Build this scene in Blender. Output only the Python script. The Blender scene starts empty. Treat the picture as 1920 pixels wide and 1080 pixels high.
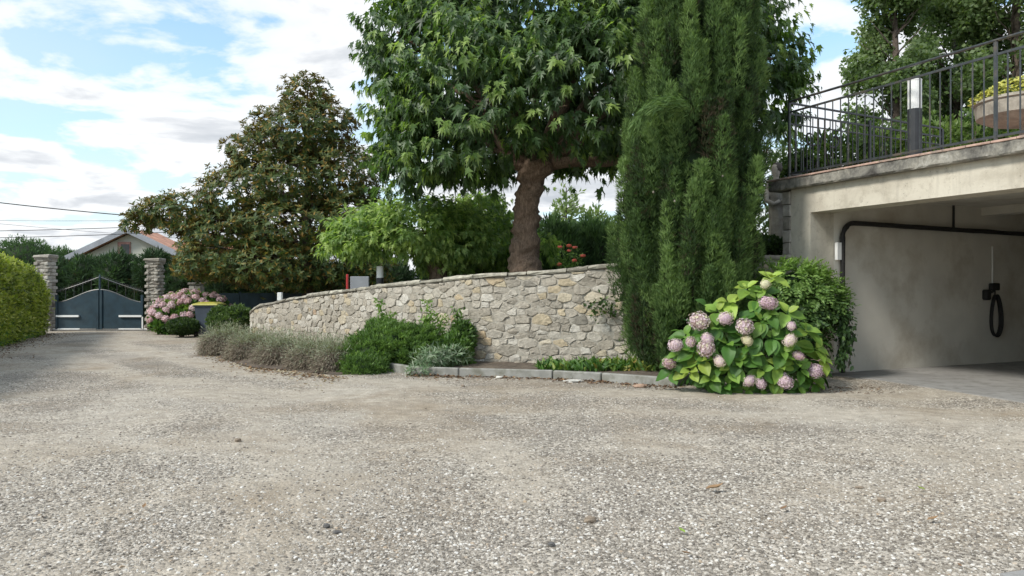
import bpy, math, random
import numpy as np
from mathutils import Vector, Matrix

R = math.radians
rng = np.random.default_rng(7)
random.seed(7)
S = bpy.context.scene
COL = S.collection

# ------------------------------------------------------------------ camera
F = 1450.0
CH = 1.25
cam_d = bpy.data.cameras.new('camera')
cam_d.sensor_width = 36.0
cam_d.lens = F / 1920 * 36
cam_d.clip_end = 2000
cam_d.clip_start = 0.05
cam = bpy.data.objects.new('camera', cam_d)
cam.location = (0, 0, CH)
cam.rotation_euler = (R(90), 0, 0)
COL.objects.link(cam)
S.camera = cam

# ------------------------------------------------------------------ light and sky
S.view_settings.view_transform = 'Standard'
S.view_settings.look = 'None'
S.view_settings.exposure = 0.93
S.view_settings.gamma = 1
SUN_ELEV, SUN_AZ = 43, -124          # azimuth from +Y towards +X: behind the camera, from the left
d = Vector((math.sin(R(SUN_AZ)) * math.cos(R(SUN_ELEV)), math.cos(R(SUN_AZ)) * math.cos(R(SUN_ELEV)), math.sin(R(SUN_ELEV))))
sl = bpy.data.lights.new('sun', 'SUN')
sl.energy = 1.8
sl.angle = R(12)
sl.color = (1.0, 0.955, 0.88)
so = bpy.data.objects.new('sun', sl)
so.rotation_euler = d.to_track_quat('Z', 'Y').to_euler()
so.location = (0, 0, 30)
COL.objects.link(so)

wd = bpy.data.worlds.new('World')
S.world = wd
wd.use_nodes = True
nt = wd.node_tree
nt.nodes.clear()
def N(nt, typ, **kw):
    n = nt.nodes.new(typ)
    for k, v in kw.items():
        if k.startswith('i_'):
            n.inputs[k[2:].replace('_', ' ')].default_value = v
        else:
            setattr(n, k, v)
    return n
def L(nt, a, b): nt.links.new(a, b)
def math_n(nt, op, a, b=None, clamp=False):
    n = nt.nodes.new('ShaderNodeMath'); n.operation = op; n.use_clamp = clamp
    for i, x in enumerate((a, b)):
        if x is None: continue
        if isinstance(x, (int, float)): n.inputs[i].default_value = x
        else: nt.links.new(x, n.inputs[i])
    return n.outputs[0]
def ramp(nt, fac, stops):
    n = nt.nodes.new('ShaderNodeValToRGB')
    el = n.color_ramp.elements
    while len(el) < len(stops): el.new(0.5)
    for e, (p, c) in zip(el, stops):
        e.position = p
        e.color = (*c, 1) if not isinstance(c, (int, float)) else (c, c, c, 1)
    nt.links.new(fac, n.inputs[0])
    return n.outputs[0]
def mixc(nt, fac, a, b, mode='MIX'):
    n = nt.nodes.new('ShaderNodeMix'); n.data_type = 'RGBA'; n.blend_type = mode
    for i, x in ((0, fac), (6, a), (7, b)):
        if isinstance(x, (int, float)): n.inputs[i].default_value = x
        elif isinstance(x, tuple): n.inputs[i].default_value = (*x, 1)
        else: nt.links.new(x, n.inputs[i])
    return n.outputs[2]
SKY_STR = 0.12
sky = N(nt, 'ShaderNodeTexSky', sky_type='NISHITA', sun_disc=False, sun_elevation=R(SUN_ELEV), sun_rotation=R(SUN_AZ), altitude=50, air_density=1.0, dust_density=1.4, ozone_density=1.3)
tc = N(nt, 'ShaderNodeTexCoord')
sep = N(nt, 'ShaderNodeSeparateXYZ'); L(nt, tc.outputs['Generated'], sep.inputs[0])
zc = math_n(nt, 'MAXIMUM', sep.outputs[2], 0.0)
zz = math_n(nt, 'ADD', zc, 0.16)
cmb = N(nt, 'ShaderNodeCombineXYZ')
L(nt, math_n(nt, 'DIVIDE', sep.outputs[0], zz), cmb.inputs[0])
L(nt, math_n(nt, 'DIVIDE', sep.outputs[1], zz), cmb.inputs[1])
CL_OFF = (3.1, 7.4, 0.0)
mp = N(nt, 'ShaderNodeMapping'); mp.inputs['Location'].default_value = CL_OFF
L(nt, cmb.outputs[0], mp.inputs[0])
nz = N(nt, 'ShaderNodeTexNoise', i_Scale=1.7, i_Detail=10.0, i_Roughness=0.55, i_Distortion=0.25)
L(nt, mp.outputs[0], nz.inputs['Vector'])
low = math_n(nt, 'MULTIPLY', math_n(nt, 'SUBTRACT', 0.40, sep.outputs[2], True), 0.20)   # more cloud towards the horizon
dens = math_n(nt, 'ADD', nz.outputs[0], low)
cover = ramp(nt, dens, [(0.49, 0.0), (0.535, 0.72), (0.60, 1.0)])
nz2 = N(nt, 'ShaderNodeTexNoise', i_Scale=0.8, i_Detail=4.0, i_Roughness=0.5)
mp2 = N(nt, 'ShaderNodeMapping'); mp2.inputs['Location'].default_value = (9.2, 1.7, 3.0)
L(nt, cmb.outputs[0], mp2.inputs[0]); L(nt, mp2.outputs[0], nz2.inputs['Vector'])
veil = ramp(nt, nz2.outputs[0], [(0.32, 0.18), (0.68, 0.62)])
thick = ramp(nt, dens, [(0.53, (4.95, 5.0, 5.05)), (0.60, (4.45, 4.55, 4.65)), (0.65, (3.45, 3.6, 3.8)), (0.74, (2.7, 2.9, 3.15))])
skyc = mixc(nt, 1.0, sky.outputs[0], (.95, 1.2, 1.2), 'MULTIPLY')
skyb = mixc(nt, veil, skyc, (3.6, 4.0, 4.4))
hz = ramp(nt, sep.outputs[2], [(0.0, 0.6), (0.3, 0.0)])
skyh = mixc(nt, hz, skyb, (3.9, 4.2, 4.5))
fin = mixc(nt, cover, skyh, thick)
bg = N(nt, 'ShaderNodeBackground', i_Strength=SKY_STR)
L(nt, fin, bg.inputs[0])
wo = N(nt, 'ShaderNodeOutputWorld'); L(nt, bg.outputs[0], wo.inputs[0])

# ------------------------------------------------------------------ pixel helpers (measuring the photo)
def G(px, py):                       # point on flat ground seen at a photo pixel
    Y = CH * F / (py - 540.0)
    return ((px - 960) / F * Y, Y)
def P(px, py, Y):
    return np.array([(px - 960) / F * Y, Y, CH + (540 - py) / F * Y])

# ------------------------------------------------------------------ materials
def new_mat(name):
    m = bpy.data.materials.new(name); m.use_nodes = True
    nt = m.node_tree; nt.nodes.clear()
    out = nt.nodes.new('ShaderNodeOutputMaterial')
    b = nt.nodes.new('ShaderNodeBsdfPrincipled')
    nt.links.new(b.outputs[0], out.inputs[0])
    return m, nt, b, out
def noise(nt, scale, detail=4.0, rough=0.55, vec=None, dist=0.0, dim='3D'):
    n = N(nt, 'ShaderNodeTexNoise', i_Scale=scale, i_Detail=detail, i_Roughness=rough, i_Distortion=dist)
    if vec is None:
        g = nt.nodes.get('GEO') or nt.nodes.new('ShaderNodeNewGeometry'); g.name = 'GEO'
        vec = g.outputs['Position']
    nt.links.new(vec, n.inputs['Vector'])
    return n.outputs[0]
def bump(nt, b, h, strength=0.4, dist=0.01):
    n = N(nt, 'ShaderNodeBump', i_Strength=strength, i_Distance=dist)
    nt.links.new(h, n.inputs['Height']); nt.links.new(n.outputs[0], b.inputs['Normal'])
    return n
def basic(name, col, rough=0.6, var=0.2, scale=8.0, bmp=0.2, bd=0.005, metallic=0.0, spec=0.5, scale2=None, dirt=None):
    m, nt, b, o = new_mat(name)
    f = noise(nt, scale, 5)
    c1 = tuple(x * (1 - var) for x in col); c2 = tuple(min(1, x * (1 + var)) for x in col)
    c = ramp(nt, f, [(0.3, c1), (0.7, c2)])
    if dirt:
        f2 = noise(nt, scale2 or scale * 0.3, 6, 0.65)
        c = mixc(nt, ramp(nt, f2, [(0.5, 0.0), (0.68, 1.0)]), c, dirt)
    nt.links.new(c, b.inputs['Base Color'])
    b.inputs['Roughness'].default_value = rough
    b.inputs['Metallic'].default_value = metallic
    b.inputs['Specular IOR Level'].default_value = spec
    if bmp: bump(nt, b, noise(nt, scale * 6, 4), bmp, bd)
    return m
def leaf_mat(name, stops, rough=0.45, trans=0.3, back=None, spec=0.4, tfac=1.6):
    """leaf colours picked by the per-leaf attribute v"""
    m, nt, b, o = new_mat(name)
    a = N(nt, 'ShaderNodeAttribute', attribute_name='v')
    c = ramp(nt, a.outputs['Fac'], stops)
    if name.startswith(('hydrangea', 'petal')):
        oi = nt.nodes.new('ShaderNodeObjectInfo')
        f = math_n(nt, 'ADD', math_n(nt, 'MULTIPLY', oi.outputs['Random'], .45), math_n(nt, 'MULTIPLY', noise(nt, 26, 4, .6), .55))
        c = mixc(nt, .55, c, ramp(nt, f, [(.25, (.33, .30, .22)), (.5, (.5, .5, .5)), (.8, (.62, .66, .56))]), 'OVERLAY')
    if back:
        g = nt.nodes.new('ShaderNodeNewGeometry')
        c = mixc(nt, math_n(nt, 'MULTIPLY', g.outputs['Backfacing'], 0.85), c, back)
    nt.links.new(c, b.inputs['Base Color'])
    b.inputs['Roughness'].default_value = rough
    b.inputs['Specular IOR Level'].default_value = spec
    t = nt.nodes.new('ShaderNodeBsdfTranslucent')
    tcx = mixc(nt, 1.0, c, (tfac, tfac * 1.1, tfac * 0.5), 'MULTIPLY')
    nt.links.new(tcx, t.inputs[0])
    mx = nt.nodes.new('ShaderNodeMixShader'); mx.inputs[0].default_value = trans
    nt.links.new(b.outputs[0], mx.inputs[1]); nt.links.new(t.outputs[0], mx.inputs[2])
    nt.links.new(mx.outputs[0], o.inputs[0])
    return m
def attr_mat(name, stops, rough=0.85, bscale=60, bstr=0.5, bd=0.006, nvar=0.25, nscale=18):
    m, nt, b, o = new_mat(name)
    a = N(nt, 'ShaderNodeAttribute', attribute_name='v')
    c = ramp(nt, a.outputs['Fac'], stops)
    f = noise(nt, nscale, 6, 0.65)
    c = mixc(nt, nvar * 2, c, ramp(nt, f, [(0.3, 0.22), (0.7, 0.75)]), 'OVERLAY')
    nt.links.new(c, b.inputs['Base Color'])
    b.inputs['Roughness'].default_value = rough
    bump(nt, b, noise(nt, bscale, 6, 0.7), bstr, bd)
    return m

# ------------------------------------------------------------------ objects
WM = {}
def world_of(o): return WM.get(o.name, Matrix.Identity(4)) if o else Matrix.Identity(4)
def put(o, parent=None, M=None):
    if M is None: M = Matrix.Identity(4)
    COL.objects.link(o)
    if parent is not None:
        o.parent = parent
        o.matrix_local = world_of(parent).inverted() @ M
    else:
        o.matrix_local = M
    WM[o.name] = M
    return o
def tag(o, label=None, cat=None, group=None, kind=None):
    if label: o['label'] = label
    if cat: o['category'] = cat
    if group: o['group'] = group
    if kind: o['kind'] = kind
    return o
def empty(name, loc, label, cat, group=None):
    o = bpy.data.objects.new(name, None)
    put(o, None, Matrix.Translation(Vector([float(x) for x in loc])))
    o.empty_display_size = 0.2
    return tag(o, label, cat, group)
def mk_mesh(name, verts, faces, mat=None, v=None, smooth=False, mats=None, midx=None):
    me = bpy.data.meshes.new(name)
    verts = np.asarray(verts, dtype=np.float32).reshape(-1, 3)
    if isinstance(faces, np.ndarray) and faces.ndim == 2:
        k = faces.shape[1]
        me.vertices.add(len(verts)); me.vertices.foreach_set('co', verts.ravel())
        me.loops.add(faces.size); me.loops.foreach_set('vertex_index', faces.astype(np.int32).ravel())
        me.polygons.add(len(faces)); me.polygons.foreach_set('loop_start', np.arange(len(faces), dtype=np.int32) * k)
        me.update(calc_edges=True)
    else:
        me.from_pydata(verts.tolist(), [], [tuple(int(i) for i in f) for f in faces])
        me.update()
    if smooth: me.polygons.foreach_set('use_smooth', np.ones(len(me.polygons), dtype=bool))
    for m in (mats or ([mat] if mat else [])): me.materials.append(m)
    if midx is not None: me.polygons.foreach_set('material_index', np.asarray(midx, dtype=np.int32))
    if v is not None:
        at = me.attributes.new('v', 'FLOAT', 'POINT')
        at.data.foreach_set('value', np.asarray(v, dtype=np.float32))
    return me
def mobj(name, me, parent=None, M=None):
    return put(bpy.data.objects.new(name, me), parent, M)

class MB:
    """collects shapes, builds one mesh object"""
    def __init__(s): s.v = []; s.f = []; s.a = []; s.n = 0
    def add(s, verts, faces, a=0.5):
        verts = np.asarray(verts, float).reshape(-1, 3)
        s.v.append(verts); s.f += [tuple(int(i) + s.n for i in f) for f in faces]
        s.a.append(np.full(len(verts), a) if np.isscalar(a) else np.asarray(a)); s.n += len(verts)
    def box(s, c, size, X=(1, 0, 0), Y=(0, 1, 0), Z=(0, 0, 1), a=0.5, jit=0.0):
        c, X, Y, Z = map(lambda q: np.array(q, float), (c, X, Y, Z)); hx, hy, hz = [q / 2 for q in size]
        vs = [c + X * hx * i + Y * hy * j + Z * hz * k + (rng.normal(0, jit, 3) if jit else 0) for k in (-1, 1) for i, j in ((-1, -1), (1, -1), (1, 1), (-1, 1))]
        s.add(vs, [(3, 2, 1, 0), (4, 5, 6, 7), (0, 1, 5, 4), (1, 2, 6, 5), (2, 3, 7, 6), (3, 0, 4, 7)], a)
    def bbox(s, c, size, bv, X=(1, 0, 0), Y=(0, 1, 0), Z=(0, 0, 1), a=0.5, jit=0.0):
        """box with chamfered edges"""
        c, X, Y, Z = map(lambda q: np.array(q, float), (c, X, Y, Z)); h = [q / 2 for q in size]
        idx = {}; vs = []
        for sx in (-1, 1):
            for sy in (-1, 1):
                for sz in (-1, 1):
                    j = rng.normal(0, jit, 3) if jit else np.zeros(3)
                    for ax in range(3):
                        q = [h[k] - (bv if k != ax else 0) for k in range(3)]
                        idx[(sx, sy, sz, ax)] = len(vs)
                        vs.append(c + j + X * q[0] * sx + Y * q[1] * sy + Z * q[2] * sz)
        fs = []
        for ax in range(3):
            o = [k for k in range(3) if k != ax]
            for sg in (-1, 1):
                loop = []
                for p, q in ((-1, -1), (1, -1), (1, 1), (-1, 1)):
                    t = [0, 0, 0]; t[ax] = sg; t[o[0]] = p; t[o[1]] = q
                    loop.append(idx[(*t, ax)])
                if (sg > 0) == (ax == 1): loop.reverse()
                fs.append(loop)
            # edges along axis ax
            for p in (-1, 1):
                for q in (-1, 1):
                    e = []
                    for sg, pair in ((-1, (o[0], o[1])), (1, (o[1], o[0]))):
                        t = [0, 0, 0]; t[ax] = sg; t[o[0]] = p; t[o[1]] = q
                        e += [idx[(*t, pair[0])], idx[(*t, pair[1])]]
                    fs.append(e)
        for sx in (-1, 1):
            for sy in (-1, 1):
                for sz in (-1, 1):
                    fs.append([idx[(sx, sy, sz, k)] for k in range(3)])
        s.add(vs, fs, a)
    def tube(s, pts, rad, n=8, cap=True, a=0.5, rough=0.0):
        pts = np.asarray(pts, float); m = len(pts)
        rad = np.full(m, rad) if np.isscalar(rad) else np.asarray(rad, float)
        T = np.gradient(pts, axis=0); T /= np.linalg.norm(T, axis=1, keepdims=True) + 1e-9
        ref = np.array([0, 0, 1.0]) if abs(T[0][2]) < 0.9 else np.array([1.0, 0, 0])
        U = np.cross(T[0], ref); U /= np.linalg.norm(U)
        vs = []
        for i in range(m):
            U = U - T[i] * np.dot(U, T[i]); U /= np.linalg.norm(U) + 1e-9
            V = np.cross(T[i], U)
            for k in range(n):
                t = 2 * math.pi * k / n
                r = rad[i] * (1 + (rng.normal(0, rough) if rough else 0))
                vs.append(pts[i] + r * (math.cos(t) * U + math.sin(t) * V))
        fs = [(i * n + k, i * n + (k + 1) % n, (i + 1) * n + (k + 1) % n, (i + 1) * n + k) for i in range(m - 1) for k in range(n)]
        if cap: fs += [tuple(range(n))[::-1], tuple((m - 1) * n + k for k in range(n))]
        s.add(vs, fs, a)
    def lathe(s, c, prof, n=20, a=0.5, cap=True, sx=1.0, sy=1.0):
        c = np.array(c, float); vs = []
        for r, z in prof:
            for k in range(n):
                t = 2 * math.pi * k / n
                vs.append(c + (r * sx * math.cos(t), r * sy * math.sin(t), z))
        m = len(prof)
        fs = [(i * n + k, i * n + (k + 1) % n, (i + 1) * n + (k + 1) % n, (i + 1) * n + k) for i in range(m - 1) for k in range(n)]
        if cap: fs += [tuple(range(n))[::-1], tuple((m - 1) * n + k for k in range(n))]
        s.add(vs, fs, a)
    def prism(s, poly, z0, z1, a=0.5):
        """closed plan polygon extruded upward, counter-clockwise"""
        n = len(poly); vs = [(x, y, z0) for x, y in poly] + [(x, y, z1) for x, y in poly]
        s.add(vs, [tuple(range(n))[::-1], tuple(range(n, 2 * n))] + [(k, (k + 1) % n, n + (k + 1) % n, n + k) for k in range(n)], a)
    def build(s, name, mat, parent=None, smooth=False, rebase=False, **kw):
        v = np.concatenate(s.v)
        M = None
        if parent is None and rebase:
            b = np.array([(v[:, 0].min() + v[:, 0].max()) / 2, (v[:, 1].min() + v[:, 1].max()) / 2, v[:, 2].min()])
            v = v - b; M = Matrix.Translation(Vector(b.tolist()))
        me = mk_mesh(name, v, s.f, mat, np.concatenate(s.a), smooth)
        return tag(mobj(name, me, parent, M), **kw)

# ------------------------------------------------------------------ foliage
def nrm(a): return a / (np.linalg.norm(a, axis=-1, keepdims=True) + 1e-9)
def tmpl_simple(w=0.4, fold=0.08, droop=0.10):
    v = np.array([[0, 0, 0], [-w / 2, .45, fold], [0, .5, 0], [w / 2, .45, fold], [0, 1, -droop]])
    f = np.array([[0, 2, 1], [0, 3, 2], [1, 2, 4], [2, 3, 4]]); return v, f
def tmpl_oval(w=0.45, fold=0.07, droop=0.12):
    v = np.array([[0, 0, 0], [-w * .42, .25, fold], [-w / 2, .55, fold], [0, .3, 0], [0, .65, -.02], [w * .42, .25, fold], [w / 2, .55, fold], [-w * .22, .85, fold * .3 - droop * .5], [w * .22, .85, fold * .3 - droop * .5], [0, 1, -droop]])
    f = np.array([[0, 3, 1], [0, 5, 3], [1, 3, 4], [1, 4, 2], [3, 5, 4], [5, 6, 4], [2, 4, 7], [4, 6, 8], [4, 9, 7], [4, 8, 9]]); return v, f
def tmpl_lobed():
    # five-lobed drooping leaf, folded along the midrib
    o = [(0, .08), (-.20, .05), (-.20, .22), (-.44, .60), (-.17, .46), (-.24, .86), (-.09, .66), (0, 1.15), (.09, .66), (.24, .86), (.17, .46), (.44, .60), (.20, .22), (.20, .05)]
    v = [[x, y, .35 * abs(x) - .28 * y * y] for x, y in o]
    v.append([0, .4, -.03]); c = len(o)
    f = [[c, (i + 1) % c, i] for i in range(c)]
    v = np.array(v); return v, np.array(f)
def tmpl_blade(w=0.12, droop=0.0):
    v = np.array([[0, 0, 0], [-w / 2, .4, 0], [w / 2, .4, .02], [0, 1, -droop]])
    return v, np.array([[0, 2, 1], [1, 2, 3]])
def scatter(Pp, D, Nn, Sz, tmpl, v, wscale=None):
    if wscale is None: wscale = rng.uniform(.6, 1.1, len(Pp))
    """leaves at Pp, pointing along D, facing Nn; returns verts, tris, v"""
    tv, tf = tmpl
    D = nrm(D); X = nrm(np.cross(D, Nn)); Z = np.cross(X, D)
    Sz = np.asarray(Sz).reshape(-1, 1, 1)
    ws = 1.0 if wscale is None else np.asarray(wscale).reshape(-1, 1, 1)
    V = Pp[:, None, :] + Sz * (tv[None, :, 0:1] * ws * X[:, None, :] + tv[None, :, 1:2] * D[:, None, :] + tv[None, :, 2:3] * Z[:, None, :])
    n, m = len(Pp), len(tv)
    Fc = (tf[None] + (np.arange(n) * m)[:, None, None]).reshape(-1, 3)
    return V.reshape(-1, 3), Fc, np.repeat(v, m)
def join(parts):
    V, Fc, A = [], [], []; n = 0
    for v, f, a in parts:
        V.append(v); Fc.append(f + n); A.append(a); n += len(v)
    return np.concatenate(V), np.concatenate(Fc), np.concatenate(A)
def fol(name, parts, mat, parent=None, smooth=False, **kw):
    V, Fc, A = join(parts) if isinstance(parts, list) else parts
    M = None
    if parent is None:
        b = np.array([V[:, 0].mean(), V[:, 1].mean(), V[:, 2].min()]); V = V - b; M = Matrix.Translation(Vector(b.tolist()))
    return tag(mobj(name, mk_mesh(name, V, Fc, mat, A, smooth), parent, M), **kw)
def unit(n):
    return nrm(rng.normal(size=(n, 3)))
def lump(p, s, seed=0, amp=1.0):
    """cheap smooth pseudo-noise in -1..1"""
    q = p * s + seed * 7.3
    return amp * (np.sin(q[:, 0] * 1.7 + 2.1 * np.sin(q[:, 1] * 1.3)) + np.sin(q[:, 1] * 2.1 + 1.7 * np.sin(q[:, 2] * 1.9 + 1)) + np.sin(q[:, 2] * 2.3 + 1.9 * np.sin(q[:, 0] * 1.1 + 2))) / 3
def pblob(px, py, Y, rx, ry, rY=None):
    c = P(px, py, Y); k = Y / F
    return (c, np.array([rx * k, rY if rY else rx * k, ry * k]))
def blob_pts(blobs, n, shell=0.75, inside_cut=0.7, lumps=0.15, lscale=3.0):
    w = np.array([np.prod(b[1]) ** (2 / 3) for b in blobs]); w /= w.sum()
    out, outn = [], []
    got = 0
    while got < n:
        k = rng.choice(len(blobs), size=n, p=w)
        C = np.array([b[0] for b in blobs])[k]; Rr = np.array([b[1] for b in blobs])[k]
        u = unit(n)
        r = rng.uniform(shell ** 2, 1, n) ** 0.5
        r = r * (1 + lump(u * 2 + C, lscale, 1) * lumps)
        p = C + u * Rr * r[:, None]
        keep = np.ones(n, bool)
        for c, rr in blobs:
            keep &= np.linalg.norm((p - c) / rr, axis=1) > inside_cut
        out.append(p[keep]); outn.append(nrm(u / Rr)[keep]); got += keep.sum()
    return np.concatenate(out)[:n], np.concatenate(outn)[:n]

M = {}
M['plane_leaf'] = leaf_mat('plane_leaf', [(0.0, (.034, .06, .026)), (0.45, (.072, .13, .042)), (0.75, (.14, .225, .055)), (1.0, (.28, .38, .09))], rough=0.45, trans=0.38, spec=0.5)
M['light_lobed_leaf'] = leaf_mat('light_lobed_leaf', [(0.0, (.06, .11, .04)), (0.5, (.15, .24, .075)), (1.0, (.36, .46, .14))], rough=0.5, trans=0.42)
M['magnolia_leaf'] = leaf_mat('magnolia_leaf', [(0.0, (.03, .058, .022)), (0.6, (.085, .125, .038)), (0.85, (.16, .16, .045)), (1.0, (.34, .22, .06))], rough=0.5, trans=0.25, back=(.17, .115, .05), spec=0.25)
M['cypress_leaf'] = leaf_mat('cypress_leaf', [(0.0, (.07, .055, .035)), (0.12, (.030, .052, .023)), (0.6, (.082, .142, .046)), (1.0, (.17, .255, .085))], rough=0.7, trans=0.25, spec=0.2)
M['conifer_leaf'] = leaf_mat('conifer_leaf', [(0.0, (.09, .065, .045)), (0.12, (.03, .05, .028)), (0.6, (.05, .09, .042)), (1.0, (.095, .17, .06))], rough=0.7, trans=0.2, spec=0.2)
M['hedge_leaf'] = leaf_mat('hedge_leaf', [(0.0, (.06, .09, .02)), (0.5, (.22, .28, .045)), (1.0, (.46, .48, .11))], rough=0.45, trans=0.35)
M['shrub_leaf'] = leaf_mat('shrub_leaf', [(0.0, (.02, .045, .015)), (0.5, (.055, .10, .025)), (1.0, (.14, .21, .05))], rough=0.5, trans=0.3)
M['feathery_leaf'] = leaf_mat('feathery_leaf', [(0.0, (.035, .07, .022)), (0.5, (.105, .19, .045)), (1.0, (.25, .38, .10))], rough=0.5, trans=0.35)
M['sage_leaf'] = leaf_mat('sage_leaf', [(0.0, (.05, .11, .04)), (0.5, (.14, .21, .11)), (1.0, (.34, .38, .28))], rough=0.8, trans=0.15)
M['lavender_leaf'] = leaf_mat('lavender_leaf', [(0.0, (.085, .065, .05)), (0.35, (.20, .165, .13)), (0.6, (.29, .25, .19)), (0.8, (.21, .23, .15)), (1.0, (.36, .39, .28))], rough=0.9, trans=0.15, spec=0.1)
M['poplar_leaf'] = leaf_mat('poplar_leaf', [(0.0, (.06, .09, .035)), (0.5, (.13, .19, .075)), (1.0, (.27, .33, .16))], rough=0.5, trans=0.42)
M['hydrangea_leaf'] = leaf_mat('hydrangea_leaf', [(0.0, (.03, .09, .02)), (0.4, (.085, .19, .03)), (0.7, (.18, .30, .05)), (1.0, (.35, .45, .085))], rough=0.5, trans=0.25, spec=0.35, tfac=1.2)
M['fern_leaf'] = leaf_mat('fern_leaf', [(0.0, (.02, .045, .018)), (0.4, (.06, .12, .035)), (1.0, (.22, .34, .09))], rough=0.5, trans=0.3)
M['strap_leaf'] = leaf_mat('strap_leaf', [(0.0, (.03, .08, .015)), (0.5, (.08, .17, .03)), (0.8, (.22, .26, .05)), (1.0, (.35, .25, .07))], rough=0.5, trans=0.25)
M['dead_leaf'] = leaf_mat('dead_leaf', [(0.0, (.06, .035, .025)), (0.5, (.16, .09, .05)), (0.85, (.30, .19, .10)), (1.0, (.42, .36, .24))], rough=0.8, trans=0.05)
M['succulent'] = leaf_mat('succulent', [(0.0, (.20, .24, .06)), (1.0, (.62, .58, .14))], rough=0.5, trans=0.2)
M['petal'] = leaf_mat('petal', [(0.0, (.22, .13, .12)), (0.2, (.50, .37, .38)), (0.45, (.68, .50, .64)), (0.65, (.74, .60, .60)), (0.82, (.72, .64, .54)), (1.0, (.62, .60, .38))], rough=0.7, trans=0.2, tfac=1.0)
M['petal_pink'] = leaf_mat('petal_pink', [(0.0, (.55, .36, .42)), (1.0, (.80, .62, .66))], rough=0.7, trans=0.15, tfac=1.0)
M['rose'] = basic('rose', (.80, .16, .10), 0.6, 0.25, 20, 0)
M['bark'] = basic('bark', (.12, .09, .07), 0.9, 0.45, 14, 1.0, 0.03)
def bark_plane():
    m, nt, b, o = new_mat('bark_knobbly')
    g = nt.nodes.new('ShaderNodeNewGeometry')
    mp = N(nt, 'ShaderNodeMapping'); mp.inputs['Scale'].default_value = (1, 1, .25)
    nt.links.new(g.outputs['Position'], mp.inputs[0])
    f = noise(nt, 42, 6, .7, mp.outputs[0], .6); f2 = noise(nt, 5, 5, .6)
    c = mixc(nt, f2, ramp(nt, f, [(.35, (.07, .048, .034)), (.62, (.29, .215, .155))]), ramp(nt, f, [(.3, (.10, .06, .038)), (.7, (.33, .215, .145))]))
    nt.links.new(c, b.inputs['Base Color']); b.inputs['Roughness'].default_value = .9
    bump(nt, b, f, 1.0, .035); return m
M['bark_knobbly'] = bark_plane()
M['black_iron'] = basic('black_iron', (.02, .021, .024), 0.38, 0.3, 30, 0.2, 0.002, spec=0.6)
M['iron_grey'] = basic('iron_grey', (.035, .04, .042), 0.42, 0.4, 12, 0.25, 0.002, spec=0.6, dirt=(.10, .08, .06))
M['gate_paint'] = basic('gate_paint', (.016, .038, .054), 0.5, 0.3, 5, 0.15, 0.003, dirt=(.030, .055, .068))
M['white_plastic'] = basic('white_plastic', (.78, .78, .76), 0.5, 0.04, 10, 0)
M['dark_plastic'] = basic('dark_plastic', (.03, .032, .036), 0.5, 0.2, 10, 0.1)
M['bin_grey'] = basic('bin_grey', (.06, .075, .10), 0.55, 0.15, 6, 0.1)
M['bin_yellow'] = basic('bin_yellow', (.36, .33, .05), 0.55, 0.15, 6, 0.1)
M['red'] = basic('red', (.45, .03, .03), 0.5, 0.1, 6, 0)
M['terracotta'] = basic('terracotta', (.45, .30, .24), 0.8, 0.25, 9, 0.4, 0.004, dirt=(.20, .17, .14))
M['roof_tile'] = basic('roof_tile', (.44, .22, .14), 0.8, 0.35, 3, 0.4, 0.01)
M['roof_grey'] = basic('roof_grey', (.30, .31, .34), 0.8, 0.15, 3, 0.2)
M['house_wall'] = basic('house_wall', (.50, .49, .42), 0.9, 0.08, 2, 0.2)
M['brick_red'] = basic('brick_red', (.38, .20, .17), 0.9, 0.2, 10, 0.2)
M['glass_dark'] = basic('glass_dark', (.03, .035, .04), 0.15, 0.2, 3, 0)
M['statue_stone'] = basic('statue_stone', (.36, .325, .27), 0.9, 0.2, 12, 0.6, 0.01, dirt=(.22, .20, .17))
M['stone_cone'] = basic('cone_grey', (.22, .20, .15), .9, .2, 12, .3)
M['bronze'] = basic('bronze', (.08, .07, .06), 0.9, 0.3, 12, 0.3)
M['rubber'] = basic('rubber', (.015, .014, .013), 0.7, 0.4, 25, 0.5, 0.006)
def plaster():
    m, nt, b, o = new_mat('plaster')
    f = noise(nt, 1.6, 7, .62, dist=.4); f2 = noise(nt, 9, 6, .7)
    c = ramp(nt, f, [(.3, (.42, .375, .30)), (.5, (.57, .52, .43)), (.7, (.64, .59, .49))])
    c = mixc(nt, ramp(nt, f2, [(.52, 0.0), (.72, .45)]), c, (.27, .23, .175))
    g = nt.nodes.new('ShaderNodeNewGeometry')
    mp = N(nt, 'ShaderNodeMapping'); mp.inputs['Scale'].default_value = (7, 7, .9)
    nt.links.new(g.outputs['Position'], mp.inputs[0])
    st = noise(nt, 1, 5, .6, mp.outputs[0])
    c = mixc(nt, ramp(nt, st, [(.55, 0.0), (.75, .35)]), c, (.24, .21, .17))
    vr = N(nt, 'ShaderNodeTexVoronoi', i_Scale=26.0); nt.links.new(g.outputs['Position'], vr.inputs['Vector'])
    sp = math_n(nt, 'MULTIPLY', ramp(nt, vr.outputs['Distance'], [(.10, 1.0), (.16, 0.0)]), ramp(nt, f2, [(.45, 0.0), (.6, .8)]))
    c = mixc(nt, sp, c, (.13, .11, .09))
    nt.links.new(c, b.inputs['Base Color']); b.inputs['Roughness'].default_value = .92
    bump(nt, b, noise(nt, 45, 6, .7), .45, .006); return m
M['plaster'] = plaster()
M['plaster_inner'] = basic('plaster_inner', (.66, .625, .55), .95, .10, 1.3, .5, .006, scale2=1.1, dirt=(.50, .45, .37))
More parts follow.
